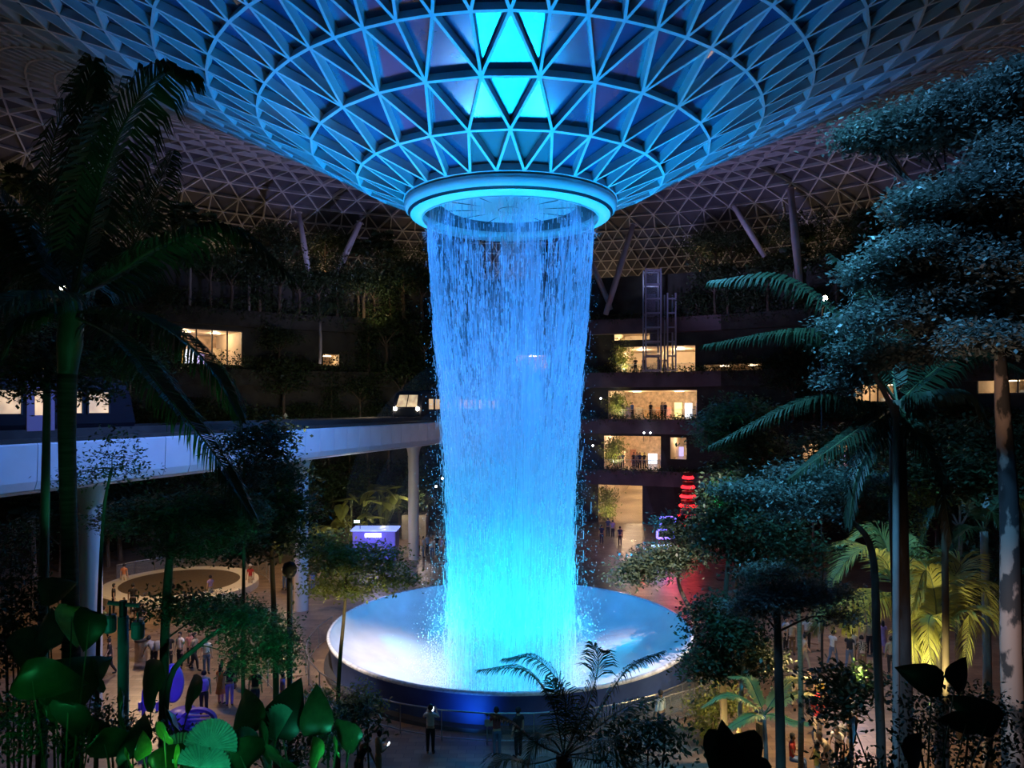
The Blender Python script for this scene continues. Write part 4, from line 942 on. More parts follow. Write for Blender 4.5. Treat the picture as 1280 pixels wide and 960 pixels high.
# green leafy masses in the lower left corner
for i, (x, y, d, rx, ry, n, lab, mm) in enumerate((
        (20, 905, 9.0, 60, 40, 1800, 'bright green-lit bush in the bottom left corner', LEAF), (15, 780, 12, 34, 60, 1500, 'dark bush climbing the left edge behind the green trunk', LEAFD), (110, 905, 9.5, 40, 30, 900, 'green-speckled bush at the foot of the tall palm', LEAF),
        (20, 690, 20, 40, 50, 1400, 'shadowy shrub at the left edge below the guideway', LEAFD), (170, 920, 10.5, 60, 16, 900, 'low teal-lit fern patch beside the lamp post foot', LEAF), (250, 950, 8.5, 60, 22, 900, 'dark undergrowth below the round fan leaf', LEAFD),
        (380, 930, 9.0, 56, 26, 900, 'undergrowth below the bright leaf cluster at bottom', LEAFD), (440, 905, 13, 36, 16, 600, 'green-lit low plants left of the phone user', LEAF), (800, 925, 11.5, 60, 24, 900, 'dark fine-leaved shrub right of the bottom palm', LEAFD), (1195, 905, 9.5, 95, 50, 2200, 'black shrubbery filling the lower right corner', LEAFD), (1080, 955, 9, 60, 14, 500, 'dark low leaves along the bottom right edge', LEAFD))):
    c = at(x, y, d); g = slope(c.x, c.y); s = d / F
    t = thing('shrub', (c.x, c.y, g), lab, 'shrub')
    for k in range(4):
        MB().tube([((k - 1.5) * .08, 0, 0), ((k - 1.5) * .2, .05, (c.z - g) * .6), ((k - 1.5) * .35 * rx * s, 0, c.z - g)], [.03, .022, .012], 5).build('stem', BARK, t)
    link('foliage', quads_mesh('foliage', leaf_cloud([((0, 0, c.z - g), (rx * s, rx * s * .7, ry * s), n)], .075 if d < 11 else .12, .7, 10), mm), t, kind='stuff')

# ------------------------------------------------------------------ big-leaved understorey at lower left, fan leaf, dark leaves
def heart_mesh(name, m, w=1.):
    """heart-shaped leaf lying along +Y, cupped, with a raised midrib line"""
    out = [(0, -.12), (.16, -.26), (.34, -.22), (.44, -.02), (.42, .22), (.30, .50), (.15, .78), (0, 1.0)]
    vs = []; fs = []
    for j in range(len(out)):
        x, y = out[j]; zc = -.10 * (y - .2) ** 2 * 2
        vs += [(0, y if j != 0 else .0, zc + .02), (x * w * .5, y, zc + .045 * x * 2), (x * w, y, zc - .10 * x)]
        vs += [(-x * w * .5, y, zc + .045 * x * 2), (-x * w, y, zc - .10 * x)]
    for j in range(len(out) - 1):
        a, b = j * 5, (j + 1) * 5
        fs += [(a, a + 1, b + 1, b), (a + 1, a + 2, b + 2, b + 1), (a, b, b + 3, a + 3), (a + 3, b + 3, b + 4, a + 4)]
    return MB().add(vs, fs).mesh(name, m, True)
BIGL = mat('big_leaf', (.045, .085, .03), .32, var=.3, scale=4, transl=.3); BIGY = mat('big_leaf_lit', (.16, .30, .06), .32, var=.3, scale=4, transl=.4); BIGK = mat('big_leaf_shade', (.02, .035, .018), .4, var=.3, scale=4, transl=.1)  # lit and shade copies carry light and shade in the leaf colour
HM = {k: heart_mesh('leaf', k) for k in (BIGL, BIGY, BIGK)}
def big_plant(label, base_px, d, leaves, name='taro_plant', g=None):
    """leaves: (x, y, depth offset, length px, heading deg in picture, tilt deg, material)"""
    b = at(*base_px, d); b.z = slope(b.x, b.y) if g is None else g
    t = thing(name, b, label, 'plant')
    for (x, y, o, ln, hd, tl, m) in leaves:
        p = at(x, y, d + o) - b; L_ = ln / F * (d + o); h = math.radians(hd)
        M = Matrix.Translation(p) @ Matrix.Rotation(-h, 4, 'Y') @ Matrix.Rotation(math.radians(90 - tl), 4, 'X') @ Matrix.Diagonal((L_, L_, L_, 1))
        lf = link('leaf', HM[m], t); lf.matrix_local = M
        MB().tube(catmull([(0, 0, 0), (p * .5 + Vector((0, .05, .1 * p.length))), p], 4), [.018, .016, .014, .013, .012, .011, .010, .009, .008], 5).build('petiole', RIB, t)
    return t
big_plant('tall big-leaved plant crossing the palm trunk, dim green leaves', (70, 960), 9.0,
          [(70, 865, 0, 85, -60, 60, BIGL), (60, 800, .4, 45, 20, 30, BIGL), (90, 770, .2, 55, 170, 20, BIGY), (112, 775, -.2, 50, 160, 10, BIGK), (118, 845, .5, 55, 110, 40, BIGL), (40, 850, -.3, 70, -120, 40, BIGL), (115, 905, .3, 60, 150, 35, BIGL), (30, 810, .4, 55, -60, 55, BIGL), (85, 890, -.5, 60, 170, 30, BIGK), (60, 740, .6, 40, -80, 60, BIGL)])
big_plant('broad dark-leaved plant below the lamp post', (170, 975), 8.5,
          [(150, 890, 0, 64, 95, 60, BIGK), (190, 860, .4, 70, 70, 50, BIGL), (130, 930, -.3, 56, -130, 40, BIGL), (215, 905, .2, 55, 120, 60, BIGK), (240, 870, .5, 50, 60, 60, BIGL), (165, 935, -.4, 60, 30, 60, BIGK)])
big_plant('bright green-lit plant with pointed leaves at the bottom left of centre', (215, 985), 7.5,
          [(205, 917, 0, 38, 120, 40, BIGY), (178, 940, .1, 30, 30, 40, BIGY), (220, 948, -.1, 34, 80, 60, BIGY), (160, 950, 0, 36, 110, 55, BIGY), (200, 955, .2, 40, -60, 50, BIGL)])
big_plant('cluster of large green leaves with a white-lit one left of the phone user', (390, 990), 8.0,
          [(310, 905, .3, 60, 40, 50, BIGL), (330, 930, 0, 60, 95, 60, BIGL), (350, 905, .4, 60, -20, 30, BIGK), (395, 945, -.2, 40, 60, 60, BIGY), (420, 935, 0, 32, 100, 65, BIGY), (300, 945, -.3, 50, -90, 50, BIGL), (395, 905, .3, 50, 10, 30, BIGL), (440, 925, .2, 40, 60, 30, BIGL), (350, 950, -.4, 60, 140, 50, BIGL)])
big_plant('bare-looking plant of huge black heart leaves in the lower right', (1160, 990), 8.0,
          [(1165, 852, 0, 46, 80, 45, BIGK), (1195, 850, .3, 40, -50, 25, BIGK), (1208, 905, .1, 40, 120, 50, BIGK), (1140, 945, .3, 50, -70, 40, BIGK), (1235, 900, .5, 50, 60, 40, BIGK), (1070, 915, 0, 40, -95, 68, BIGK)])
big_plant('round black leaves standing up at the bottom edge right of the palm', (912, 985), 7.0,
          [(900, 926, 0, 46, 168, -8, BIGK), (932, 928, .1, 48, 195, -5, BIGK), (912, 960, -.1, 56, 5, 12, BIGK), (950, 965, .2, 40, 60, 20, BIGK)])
# round pleated fan leaf
b0 = at(268, 985, 7.6); b0.z = slope(b0.x, b0.y); fp = thing('fan_palm', b0, 'low fan palm with bright teal-lit round pleated leaves at bottom left', 'palm')
def fan_mesh(m, ang=200, n=22, notch=.06):
    vs = [(0, 0, 0)]; fs = []
    for k in range(2 * n + 1):
        a = math.radians(-ang / 2 + ang * k / (2 * n)); r = 1 - (notch if k % 2 == 0 else 0)
        vs.append((r * math.sin(a), r * math.cos(a), (.05 if k % 2 else -.05) - .10)); 
    fs = [(0, k + 1, k + 2) for k in range(2 * n)]
    return MB().add(vs, fs).mesh('fan_leaf', m)
FANM = mat('fan_leaf', (.22, .42, .30), .35, var=.2, scale=4, transl=.35); fm = fan_mesh(FANM, 190)
for x, y, o, ln, hd, tl in ((262, 934, 0, 34, -8, 18), (300, 945, .3, 36, 55, 35), (225, 950, .3, 34, -60, 40), (345, 925, .6, 46, 70, 40), (250, 960, -.2, 36, -20, 60)):
    p = at(x, y, 7.6 + o) - b0; L_ = ln / F * 7.6
    lf = link('fan_leaf', fm, fp); lf.matrix_local = Matrix.Translation(p) @ Matrix.Rotation(-math.radians(hd), 4, 'Y') @ Matrix.Rotation(math.radians(90 - tl), 4, 'X') @ Matrix.Diagonal((L_, L_, L_, 1))
    MB().tube(catmull([(0, 0, 0), p * .5 + Vector((0, 0, .06)), p], 4), .011, 5).build('petiole', RIB, fp)
lamp('green_spot', 'SPOT', (-4.4, 4.6, 10.6), 10, (.05, 1, .35), at(60, 900, 9), .06, 60, 1)
lamp('green_spot', 'POINT', at(22, 925, 8.0), 5, (.05, 1, .30), size=.05)
lamp('green_spot', 'POINT', at(185, 955, 7.3), 3.5, (.10, 1, .15), size=.05)
lamp('green_spot', 'POINT', at(255, 952, 7.0), 11, (.06, 1, .62), size=.05)
lamp('green_spot', 'SPOT', (-2.3, 3.8, 10.0), 18, (.03, 1, .55), at(270, 925, 7.6), .06, 55, 1)
lamp('green_spot', 'SPOT', at(410, 960, 7.2), 22, (.05, 1, .6), at(415, 925, 8.2), .05, 70, 1)
lamp('green_spot', 'SPOT', at(300, 900, 12), 700, (.03, .95, .5), at(320, 790, 17), .1, 50, 1)
lamp('green_spot', 'SPOT', at(30, 760, 10), 22, (.10, 1, .5), at(60, 450, 14), .1, 70, 1)
lamp('green_spot', 'SPOT', at(880, 640, 24), 380, (.03, 1, .4), at(925, 540, 30), .1, 50, 1)
lamp('palm_spot', 'SPOT', at(1075, 850, 18), 1500, (1, .85, .34), at(1085, 725, 21), .1, 62, 1)
lamp('palm_spot', 'SPOT', at(1168, 890, 16.5), 650, (1, .85, .34), at(1172, 770, 19), .1, 66, 1)
lamp('tree_spot', 'SPOT', at(445, 880, 21.5), 900, (1, .80, .35), at(440, 720, 24.5), .1, 70, 1)
lamp('tree_spot', 'SPOT', at(905, 935, 23.5), 330, (1, .80, .30), at(900, 870, 26), .1, 100, 1)
lamp('bark_spot', 'SPOT', at(1205, 560, 10.5), 90, (1, .66, .50), at(1250, 420, 12.5), .1, 80, 1)
lamp('bark_spot', 'SPOT', at(1205, 800, 10.5), 130, (1, .62, .42), at(1266, 830, 12.5), .1, 90, 1)
# ------------------------------------------------------------------ trees and shrubs on the far terraces (four kinds, copied)
def proto(kind):
    t = thing(('terrace_tree', 'conical_tree', 'fan_palm', 'terrace_shrub')[kind], (0, 0, -50), 'x', ('tree', 'tree', 'palm', 'shrub')[kind])
    if kind == 0:
        MB().tube([(0, 0, 0), (.1, 0, 1.6), (0, .1, 3.2)], [.16, .13, .08], 7).build('trunk', BARK, t)
        for k in range(4):
            a = k * PI / 2 + .4; MB().tube([(0, 0, 1.9 + .2 * k), (.7 * math.cos(a), .7 * math.sin(a), 2.7 + .2 * k), (1.4 * math.cos(a), 1.4 * math.sin(a), 3.2 + .2 * k)], [.07, .05, .02], 5).build('branch', BARK, t)
        pads = [((math.cos(k * 1.3) * 1.2, math.sin(k * 1.3) * 1.0, 3.0 + .32 * k), (1.3, 1.2, .75), 330) for k in range(6)]; lf = .30
    elif kind == 1:
        MB().tube([(0, 0, 0), (0, 0, 2.5), (0, 0, 5.4)], [.13, .1, .03], 7).build('trunk', BARK, t)
        pads = [((0, 0, .9 + k * .62), (1.15 - k * .13, 1.15 - k * .13, .42), 300 - k * 30) for k in range(8)]; lf = .26
    elif kind == 3:
        for k in range(4): MB().tube([(0, 0, 0), (.25 * math.cos(k * 1.6), .25 * math.sin(k * 1.6), .8)], [.04, .02], 5).build('stem', BARK, t)
        pads = [((RND.uniform(-.8, .8), RND.uniform(-.6, .6), .7 + RND.uniform(0, .7)), (.8, .7, .6), 260) for k in range(5)]; lf = .26
    else:
        MB().tube([(0, 0, 0), (.05, 0, 2.4), (0, 0, 4.2)], [.14, .11, .10], 7).build('trunk', BARKG, t)
        me = fan_mesh(LEAFD, 220, 12, .12)
        for k in range(16):
            a = k * 2.4; el = math.radians(70 - 7.5 * k); dr = Vector((math.cos(a) * math.cos(el), math.sin(a) * math.cos(el), math.sin(el))); p = Vector((0, 0, 4.2)) + dr * .75
            f = link('frond', me, t); q = dr.to_track_quat('Y', 'Z').to_matrix().to_4x4()
            f.matrix_local = Matrix.Translation(p) @ q @ Matrix.Rotation(-.5, 4, 'X') @ Matrix.Diagonal((.95, .95, .95, 1))
            MB().tube([(0, 0, 4.2), p], .02, 4).build('petiole', RIB, t)
        return t
    link('foliage', quads_mesh('terrace_foliage', leaf_cloud(pads, lf, .6, 10), LEAFD), t, kind='stuff')
    return t
PROTO = [proto(k) for k in range(4)]; used = set()
def place(kind, loc, s, label, group=None):
    o = PROTO[kind] if kind not in used else copy_tree(PROTO[kind]); used.add(kind)
    o.location = loc; o.scale = (s, s, s); o.rotation_euler = (0, 0, RND.uniform(0, 6.28)); o['label'] = label
    if group: o['group'] = group
    return o
BOX = [(226, 405, 303, 458), (745, 405, 872, 660), (645, 440, 690, 466), (1000, 552, 1062, 585), (1066, 476, 1120, 508), (404, 440, 426, 460), (1215, 470, 1300, 494), (806, 340, 835, 470), (878, 452, 953, 470)]
WORDS = ['first', 'second', 'third', 'fourth', 'fifth', 'sixth', 'seventh', 'eighth', 'ninth', 'tenth', 'eleventh', 'twelfth', 'thirteenth', 'fourteenth', 'fifteenth', 'sixteenth', 'seventeenth', 'eighteenth', 'nineteenth', 'twentieth', 'twenty-first', 'twenty-second', 'twenty-third', 'twenty-fourth', 'twenty-fifth', 'twenty-sixth', 'twenty-seventh', 'twenty-eighth', 'twenty-ninth', 'thirtieth', 'thirty-first', 'thirty-second']
KN = ('spreading dark tree', 'dark conical tree', 'dark fan palm', 'dark shrub')
for z, lv, cnt in ((0, 'plaza level', 24), (5.4, 'lowest ledge', 22), (10.8, 'second ledge', 22), (15.6, 'third ledge', 22), (21.1, 'fourth ledge', 24), (25.6, 'top terrace', 27)):
    for side, (b0, b1) in (('left', (-66, -6)), ('middle', (4, 11)), ('right', (25, 66))):
        k = max(2, int(cnt * (b1 - b0) / 60)); idx = 0
        for i in range(k):
            a = math.radians(b0 + (b1 - b0) * (i + RND.uniform(.2, .8)) / k); r = (41.0 if z else 38.5 - RND.uniform(0, 3)) if z < 25 else RND.uniform(43, 46)
            p = AX + Vector((r * math.sin(a), r * math.cos(a), z)); kind = RND.choice((0, 0, 0, 1, 2, 3)); s = RND.uniform(.85, 1.35)
            if z > 25: s *= .8
            x = PX + p.x / p.y * F; y0 = PY - (p.z - CZ) / p.y * F; hh = (5.5, 5.6, 5.3, 2.0)[kind] * s / p.y * F; ww = 2.2 * s / p.y * F
            if any(x + ww > q[0] and x - ww < q[2] and y0 > q[1] and y0 - hh < q[3] for q in BOX):
                kind = 3; s = .55; hh = 2 * s / p.y * F; ww = 1.2 * s / p.y * F
                if any(x + ww > q[0] and x - ww < q[2] and y0 > q[1] and y0 - hh < q[3] for q in BOX): continue
            place(kind, p, s, '%s, %s from the left on the %s, %s of the waterfall' % (KN[kind], WORDS[idx], lv, {'left': 'left', 'middle': 'just right', 'right': 'far right'}[side]), 'trees and shrubs on the garden terraces'); idx += 1
# lit garden plants left of the water
lamp('garden_uplight', 'SPOT', at(470, 404, 70), 700, (1, .72, .30), at(470, 350, 77), .1, 80, 1)
place(0, at(455, 398, 74), 1.05, 'golden-lit tree under the lattice left of the waterfall, larger of two')
place(0, at(487, 394, 76), .9, 'golden-lit tree under the lattice left of the waterfall, nearer the water')
p = floor_at(519, 672); place(1, (p.x, p.y, 2.2), 1.0, 'yellow-green conical tree left of the water below the guideway')
cone_bed = thing('planter_box', (p.x, p.y, 0), 'dark raised planter under the conical tree left of the water', 'planter')
MB().box((0, 0, 1.1), (2.2, 2.0, 2.2)).build('box', CONC, cone_bed); MB().box((0, 0, 2.19), (2.0, 1.8, .1)).build('soil', SOIL, cone_bed)
lamp('garden_uplight', 'SPOT', (p.x - 1.0, p.y - 5, 1.5), 420, (1, .88, .35), (p.x, p.y, 5), .1, 70, 1)
def ear_plant(label, px, py, base_y, s, n, m=LEAFY):
    b = floor_at(px, base_y); t = thing('elephant_ear', b, label, 'plant'); h = max(.8, CZ - (py - PY) / F * b.y)
    me = EAR.setdefault(m.name, heart_mesh('leaf', m))
    for k in range(n):
        a = RND.uniform(0, 6.28); q = Vector((math.cos(a) * RND.uniform(.3, 1.6) * s, math.sin(a) * RND.uniform(.2, 1.0) * s, h * RND.uniform(.45, 1.1)))
        L_ = s * RND.uniform(.8, 1.3)
        lf = link('leaf', me, t); lf.matrix_local = Matrix.Translation(q) @ Matrix.Rotation(RND.uniform(0, 6.28), 4, 'Z') @ Matrix.Rotation(RND.uniform(-1.2, .1), 4, 'X') @ Matrix.Diagonal((L_, L_, L_, 1))
        MB().tube([(0, 0, 0), q * .6 + Vector((0, 0, .3)), q], .03, 4).build('petiole', RIB, t)
EAR = {}
for i, (x, y, by, s, n, w_) in enumerate(((372, 632, 690, 1.1, 14, 'by the dark tree'), (440, 620, 684, 1.2, 16, 'just right of the middle pier'), (478, 612, 676, 1.3, 18, 'tallest, above the blue kiosk'), (400, 660, 700, 1.0, 12, 'at the middle pier'), (350, 655, 705, 1.0, 10, 'left of the others'))):
    ear_plant('yellow-lit large-leaved plant below the guideway, %s' % w_, x, y, by, s, n)
lamp('garden_uplight', 'SPOT', at(420, 672, 48), 2200, (1, .82, .40), at(430, 630, 60), .1, 90, 1)
lamp('garden_uplight', 'POINT', at(480, 650, 62), 220, (1, .85, .40), size=.1)
small_palm('pale-lit plant with short fronds left of the restaurant side trees', 60, (400, 400), (400, 470), .12, [([(385, 385, 0), (370, 392, 0), (362, 415, 0)], 1.0), ([(415, 385, 0), (425, 392, 0), (432, 415, 0)], 1.0), ([(395, 375, 0), (385, 370, 0), (372, 378, 0)], .9), ([(405, 375, 0), (418, 370, 0), (428, 380, 0)], .9)], m=PALM, L=1, n=24, base=15.6)
# ------------------------------------------------------------------ people: one continuous skinned body per pose, clothes and hair as shells
def skin_pose(key, J, female=False):
    """J: joint name -> position for the bent limbs; returns dict of meshes"""
    V = []; R = []; E = []; tags = []
    def v(p, r, tg): V.append(Vector(p)); R.append(r if hasattr(r, '__len__') else (r, r)); tags.append(tg); return len(V) - 1
    def chain(start, pts):
        for p, r, tg in pts: i = v(p, r, tg); E.append((start, i)); start = i
        return start
    lean = J.get('lean', 0.); pz = J.get('pelvis', .94); tw = lambda z: Vector((0, math.sin(lean) * (z - pz), pz + math.cos(lean) * (z - pz) if lean else z))
    pel = v((0, 0, pz), (.135, .105), 'pelvis')
    sp = chain(pel, [(tw(pz + .16), (.115, .09), 'torso')]); ch = chain(sp, [(tw(pz + .33), (.145, .10), 'torso')])
    nk0 = chain(ch, [(tw(pz + .47), (.10, .075), 'torso')]); nk = chain(nk0, [(tw(pz + .545), .05, 'neck')])
    hd = J.get('head', 0.); hb = V[nk] + Vector((0, .015 + hd, .05)); h1 = chain(nk, [(hb, .062, 'head')]); h2 = chain(h1, [(hb + Vector((0, .015, .075)), (.078, .088), 'head')])
    h3 = chain(h2, [(hb + Vector((0, -.008, .150)), (.076, .086), 'head'), (hb + Vector((0, -.008, .215)), (.050, .058), 'head')])
    chain(h2, [(hb + Vector((0, .108, .055)), .014, 'head')])                       # nose
    chain(h1, [(hb + Vector((0, .075, .005)), .030, 'head')])                       # chin
    for s in (-1, 1): chain(h2, [(hb + Vector((s * .084, -.002, .07)), .016, 'head')])   # ears
    for s, sd in ((-1, 'L'), (1, 'R')):
        c = V[nk0]; sh = c + Vector((s * .175, 0, -.025)); el, wr_ = [Vector(k) for k in J['arm' + sd]]; el = sh + el; wr_ = el + wr_
        a = chain(nk0, [(sh, .056, 'torso'), (sh.lerp(el, .5), .047, 'arm_u'), (el, .040, 'arm_l'), (el.lerp(wr_, .5), .036, 'arm_l'), (wr_, .026, 'hand')])
        dr = (wr_ - el).normalized(); pa = wr_ + dr * .075; p_ = chain(a, [(pa, (.034, .020), 'hand')])
        sx = dr.cross(Vector((0, 1, 0))); sx = sx.normalized() if sx.length > .2 else Vector((1, 0, 0)); fw = dr.cross(sx).normalized()
        for k, L_ in enumerate((.062, .074, .070, .055)):
            b = pa + sx * (k - 1.5) * .019 + dr * .02
            chain(p_, [(b + dr * L_ * .5, .0088, 'hand'), (b + dr * L_ + fw * .02, .0075, 'hand')])
        chain(a, [(wr_ + dr * .045 + sx * .045 * -s, .010, 'hand'), (wr_ + dr * .085 + sx * .055 * -s, .0085, 'hand')])
        kn, an = [Vector(k) for k in J['leg' + sd]]; hp = Vector((s * .085, 0, pz - .06)); kn = hp + kn; an = kn + an
        l = chain(pel, [(hp, .092, 'pelvis'), (hp.lerp(kn, .5), .078, 'leg_u'), (kn, .055, 'leg_u'), (kn.lerp(an, .4), .056, 'leg_l'), (an, .037, 'leg_l')])
        l = chain(l, [(an + Vector((0, .01, -.05)), .038, 'foot'), (an + Vector((s * .02, .13, -.06)), .034, 'foot'), (an + Vector((s * .02, .18, -.065)), .026, 'foot')])
    me = bpy.data.meshes.new('sk'); me.from_pydata([tuple(k) for k in V], E, []); o = bpy.data.objects.new('sk', me); COL.objects.link(o)
    o.modifiers.new('s', 'SKIN'); sv = me.skin_vertices[0].data
    for i, r in enumerate(R): sv[i].radius = r
    sv[0].use_root = True
    o.modifiers[0].use_smooth_shade = True; sb = o.modifiers.new('u', 'SUBSURF'); sb.levels = sb.render_levels = 1
    bpy.context.view_layer.update(); dg = bpy.context.evaluated_depsgraph_get()
    body = bpy.data.meshes.new_from_object(o.evaluated_get(dg)); body.name = 'person_' + key
    bpy.data.objects.remove(o); body.materials.clear(); body.materials.append(SKIN[0]); body.shade_smooth()
    co_ = np.array([q.co for q in body.vertices]); nr = np.array([q.normal for q in body.vertices])
    seg = [(np.array(V[a]), np.array(V[b]), tags[b]) for a, b in E]
    best = np.full(len(co_), 1e9); lab = np.empty(len(co_), dtype=object); par = np.zeros(len(co_))
    for a, b, tg in seg:
        ab = b - a; t = np.clip(((co_ - a) @ ab) / (ab @ ab), 0, 1); dd = np.linalg.norm(co_ - a - t[:, None] * ab, axis=1) - (.03 if tg in ('torso', 'pelvis') else 0)
        k = dd < best; best[k] = dd[k]; lab[k] = tg; par[k] = t[k]
    for i in range(len(co_)):
        if lab[i] in ('pelvis', 'torso') and abs(co_[i][0]) > .20 and co_[i][2] < pz + .12 and not J.get('lean'): lab[i] = 'hand'
        if lab[i] == 'pelvis' and co_[i][2] > pz + .0: lab[i] = 'waist'
    def shell(name, want, off, extra=None):
        keep = np.array([lab[i] in want for i in range(len(co_))])
        if extra is not None: keep &= extra
        F_ = [p for p in body.polygons if sum(keep[i] for i in p.vertices) * 2 > len(p.vertices)]
        ids = sorted({i for p in F_ for i in p.vertices}); mp_ = {i: k for k, i in enumerate(ids)}
        mb = MB().add([co_[i] + nr[i] * off for i in ids], [tuple(mp_[i] for i in p.vertices) for p in F_])
        return mb.mesh(name, CLOTH['grey'], True)
    hz = np.array(hb); out = {'body': body, 'head': hb}
    out['shirt'] = shell('shirt', ('torso', 'waist', 'arm_u'), .016); out['long'] = shell('shirt', ('torso', 'waist', 'arm_u', 'arm_l'), .015)
    out['trousers'] = shell('trousers', ('pelvis', 'waist', 'leg_u', 'leg_l'), .011); out['shorts'] = shell('shorts', ('pelvis', 'waist', 'leg_u'), .013)
    out['shoes'] = shell('shoes', ('foot',), .008)
    d_ = co_ - hz; top = (d_[:, 2] > .135) | ((d_[:, 1] < .015) & (d_[:, 2] > .015) & (np.abs(d_[:, 0]) < .088))
    out['hair'] = shell('hair', ('head',), .016, top)
    ey = MB()
    for s in (-1, 1): ey.lathe([(.001, -.012), (.011, -.004), (.011, .006), (.001, .013)], 8, (s * .034, .083))
    ey = MB().add([(a, b, c + .088) for a, b, c in ey.v], ey.f); out['eyes'] = ey.mesh('eyes', CLOTH['black'])
    out['mouth'] = MB().box((0, .088, .022), (.05, .016, .012)).mesh('mouth', CLOTH['pink'])
    lh = MB().lathe([(.085, .10), (.098, .02), (.105, -.10), (.08, -.24)], 14, (0, 0), PI * .62, PI * 1.38); out['long_hair'] = lh.mesh('long_hair', CLOTH['black'], True)
    sk = MB().lathe([(.125, 0), (.16, -.15), (.22, -.52), (.215, -.53)], 20); out['skirt'] = sk.mesh('skirt', CLOTH['grey'], True)
    hat = MB().lathe([(.001, .12), (.075, .11), (.09, .06), (.092, .02), (.15, .0)], 16); out['hat'] = hat.mesh('hat', CLOTH['grey'], True)
    bag = MB().lathe([(.001, -.22), (.12, -.22), (.15, -.16), (.15, .12), (.10, .2), (.001, .22)], 14); out['bag'] = bag.mesh('backpack', CLOTH['grey'], True)
    ph = MB().box((0, 0, 0), (.075, .012, .15)); out['phone'] = ph.mesh('phone', None)
    out['pz'] = pz; return out
SKIN = [mat('skin_light', (.55, .36, .26), .5, var=.06), mat('skin_tan', (.40, .25, .16), .5, var=.06)]
CLOTH = {k: mat('cloth_' + k, c, .85, var=.12, scale=9, bump=.15) for k, c in dict(grey=(.3, .3, .31), black=(.02, .02, .024), white=(.74, .72, .68), red=(.45, .04, .04), maroon=(.22, .05, .05), navy=(.03, .045, .12), blue=(.12, .22, .5), denim=(.12, .17, .27),
         green=(.20, .26, .13), khaki=(.38, .32, .2), beige=(.6, .5, .38), orange=(.6, .2, .07), pink=(.62, .3, .3), purple=(.34, .25, .52), violet=(.22, .16, .5), yellow=(.7, .48, .08), pale=(.45, .55, .62), brown=(.18, .11, .07)).items()}
CHECK, nt, b = newmat('cloth_checked'); ck = nt.nodes.new('ShaderNodeTexChecker'); ck.inputs['Scale'].default_value = 16; ck.inputs[1].default_value = (.55, .45, .3, 1); ck.inputs[2].default_value = (.03, .025, .02, 1)
tc = nt.nodes.new('ShaderNodeTexCoord'); nt.links.new(tc.outputs['Object'], ck.inputs[0]); nt.links.new(ck.outputs[0], b.inputs['Base Color']); b.inputs['Roughness'].default_value = .85; CLOTH['checked'] = CHECK
DN = dict(armL=((-.05, 0, -.28), (-.02, .05, -.24)), armR=((.05, 0, -.28), (.02, .05, -.24)), legL=((-.01, .01, -.41), (0, -.02, -.38)), legR=((.01, .01, -.41), (0, -.02, -.38)))
POSE = {'stand': skin_pose('stand', DN),
        'walk': skin_pose('walk', dict(armL=((-.04, .12, -.26), (-.01, .14, -.20)), armR=((.04, -.12, -.26), (.02, -.02, -.25)), legL=((-.01, -.08, -.40), (0, -.20, -.33)), legR=((.01, .16, -.38), (0, .04, -.385)))),
        'photo': skin_pose('photo', dict(DN, armL=((-.10, .16, -.16), (.12, .14, .20)), armR=((.10, .16, -.16), (-.12, .14, .20)))),
        'phone': skin_pose('phone', dict(DN, head=.03, armL=((-.05, .02, -.27), (.10, .22, .05)), armR=((.05, .02, -.27), (-.06, .24, .08)))),
        'sit': skin_pose('sit', dict(DN, pelvis=.54, armL=((-.05, .08, -.26), (.03, .22, -.02)), armR=((.05, .08, -.26), (-.03, .22, -.02)), legL=((-.02, .40, .02), (0, .03, -.40)), legR=((.02, .40, .02), (0, .03, -.40)))),
        'bend': skin_pose('bend', dict(DN, lean=.75, pelvis=.90, head=.04, armL=((-.04, .10, -.27), (.0, .12, -.22)), armR=((.04, .10, -.27), (0, .12, -.22)), legL=((-.02, .06, -.39), (0, -.06, -.365)), legR=((.02, .06, -.39), (0, -.06, -.365)))),
        'lean': skin_pose('lean', dict(DN, lean=.12, armL=((-.06, .10, -.24), (.08, .22, .02)), armR=((.06, .10, -.24), (-.08, .22, .02))))}
PGLOW = emat('phone_screen', (.8, .88, 1), 5)
def put(me, name, parent, m, loc=None):
    o = link(name, me, parent, loc); o.material_slots[0].link = 'OBJECT'; o.material_slots[0].material = m
    return o
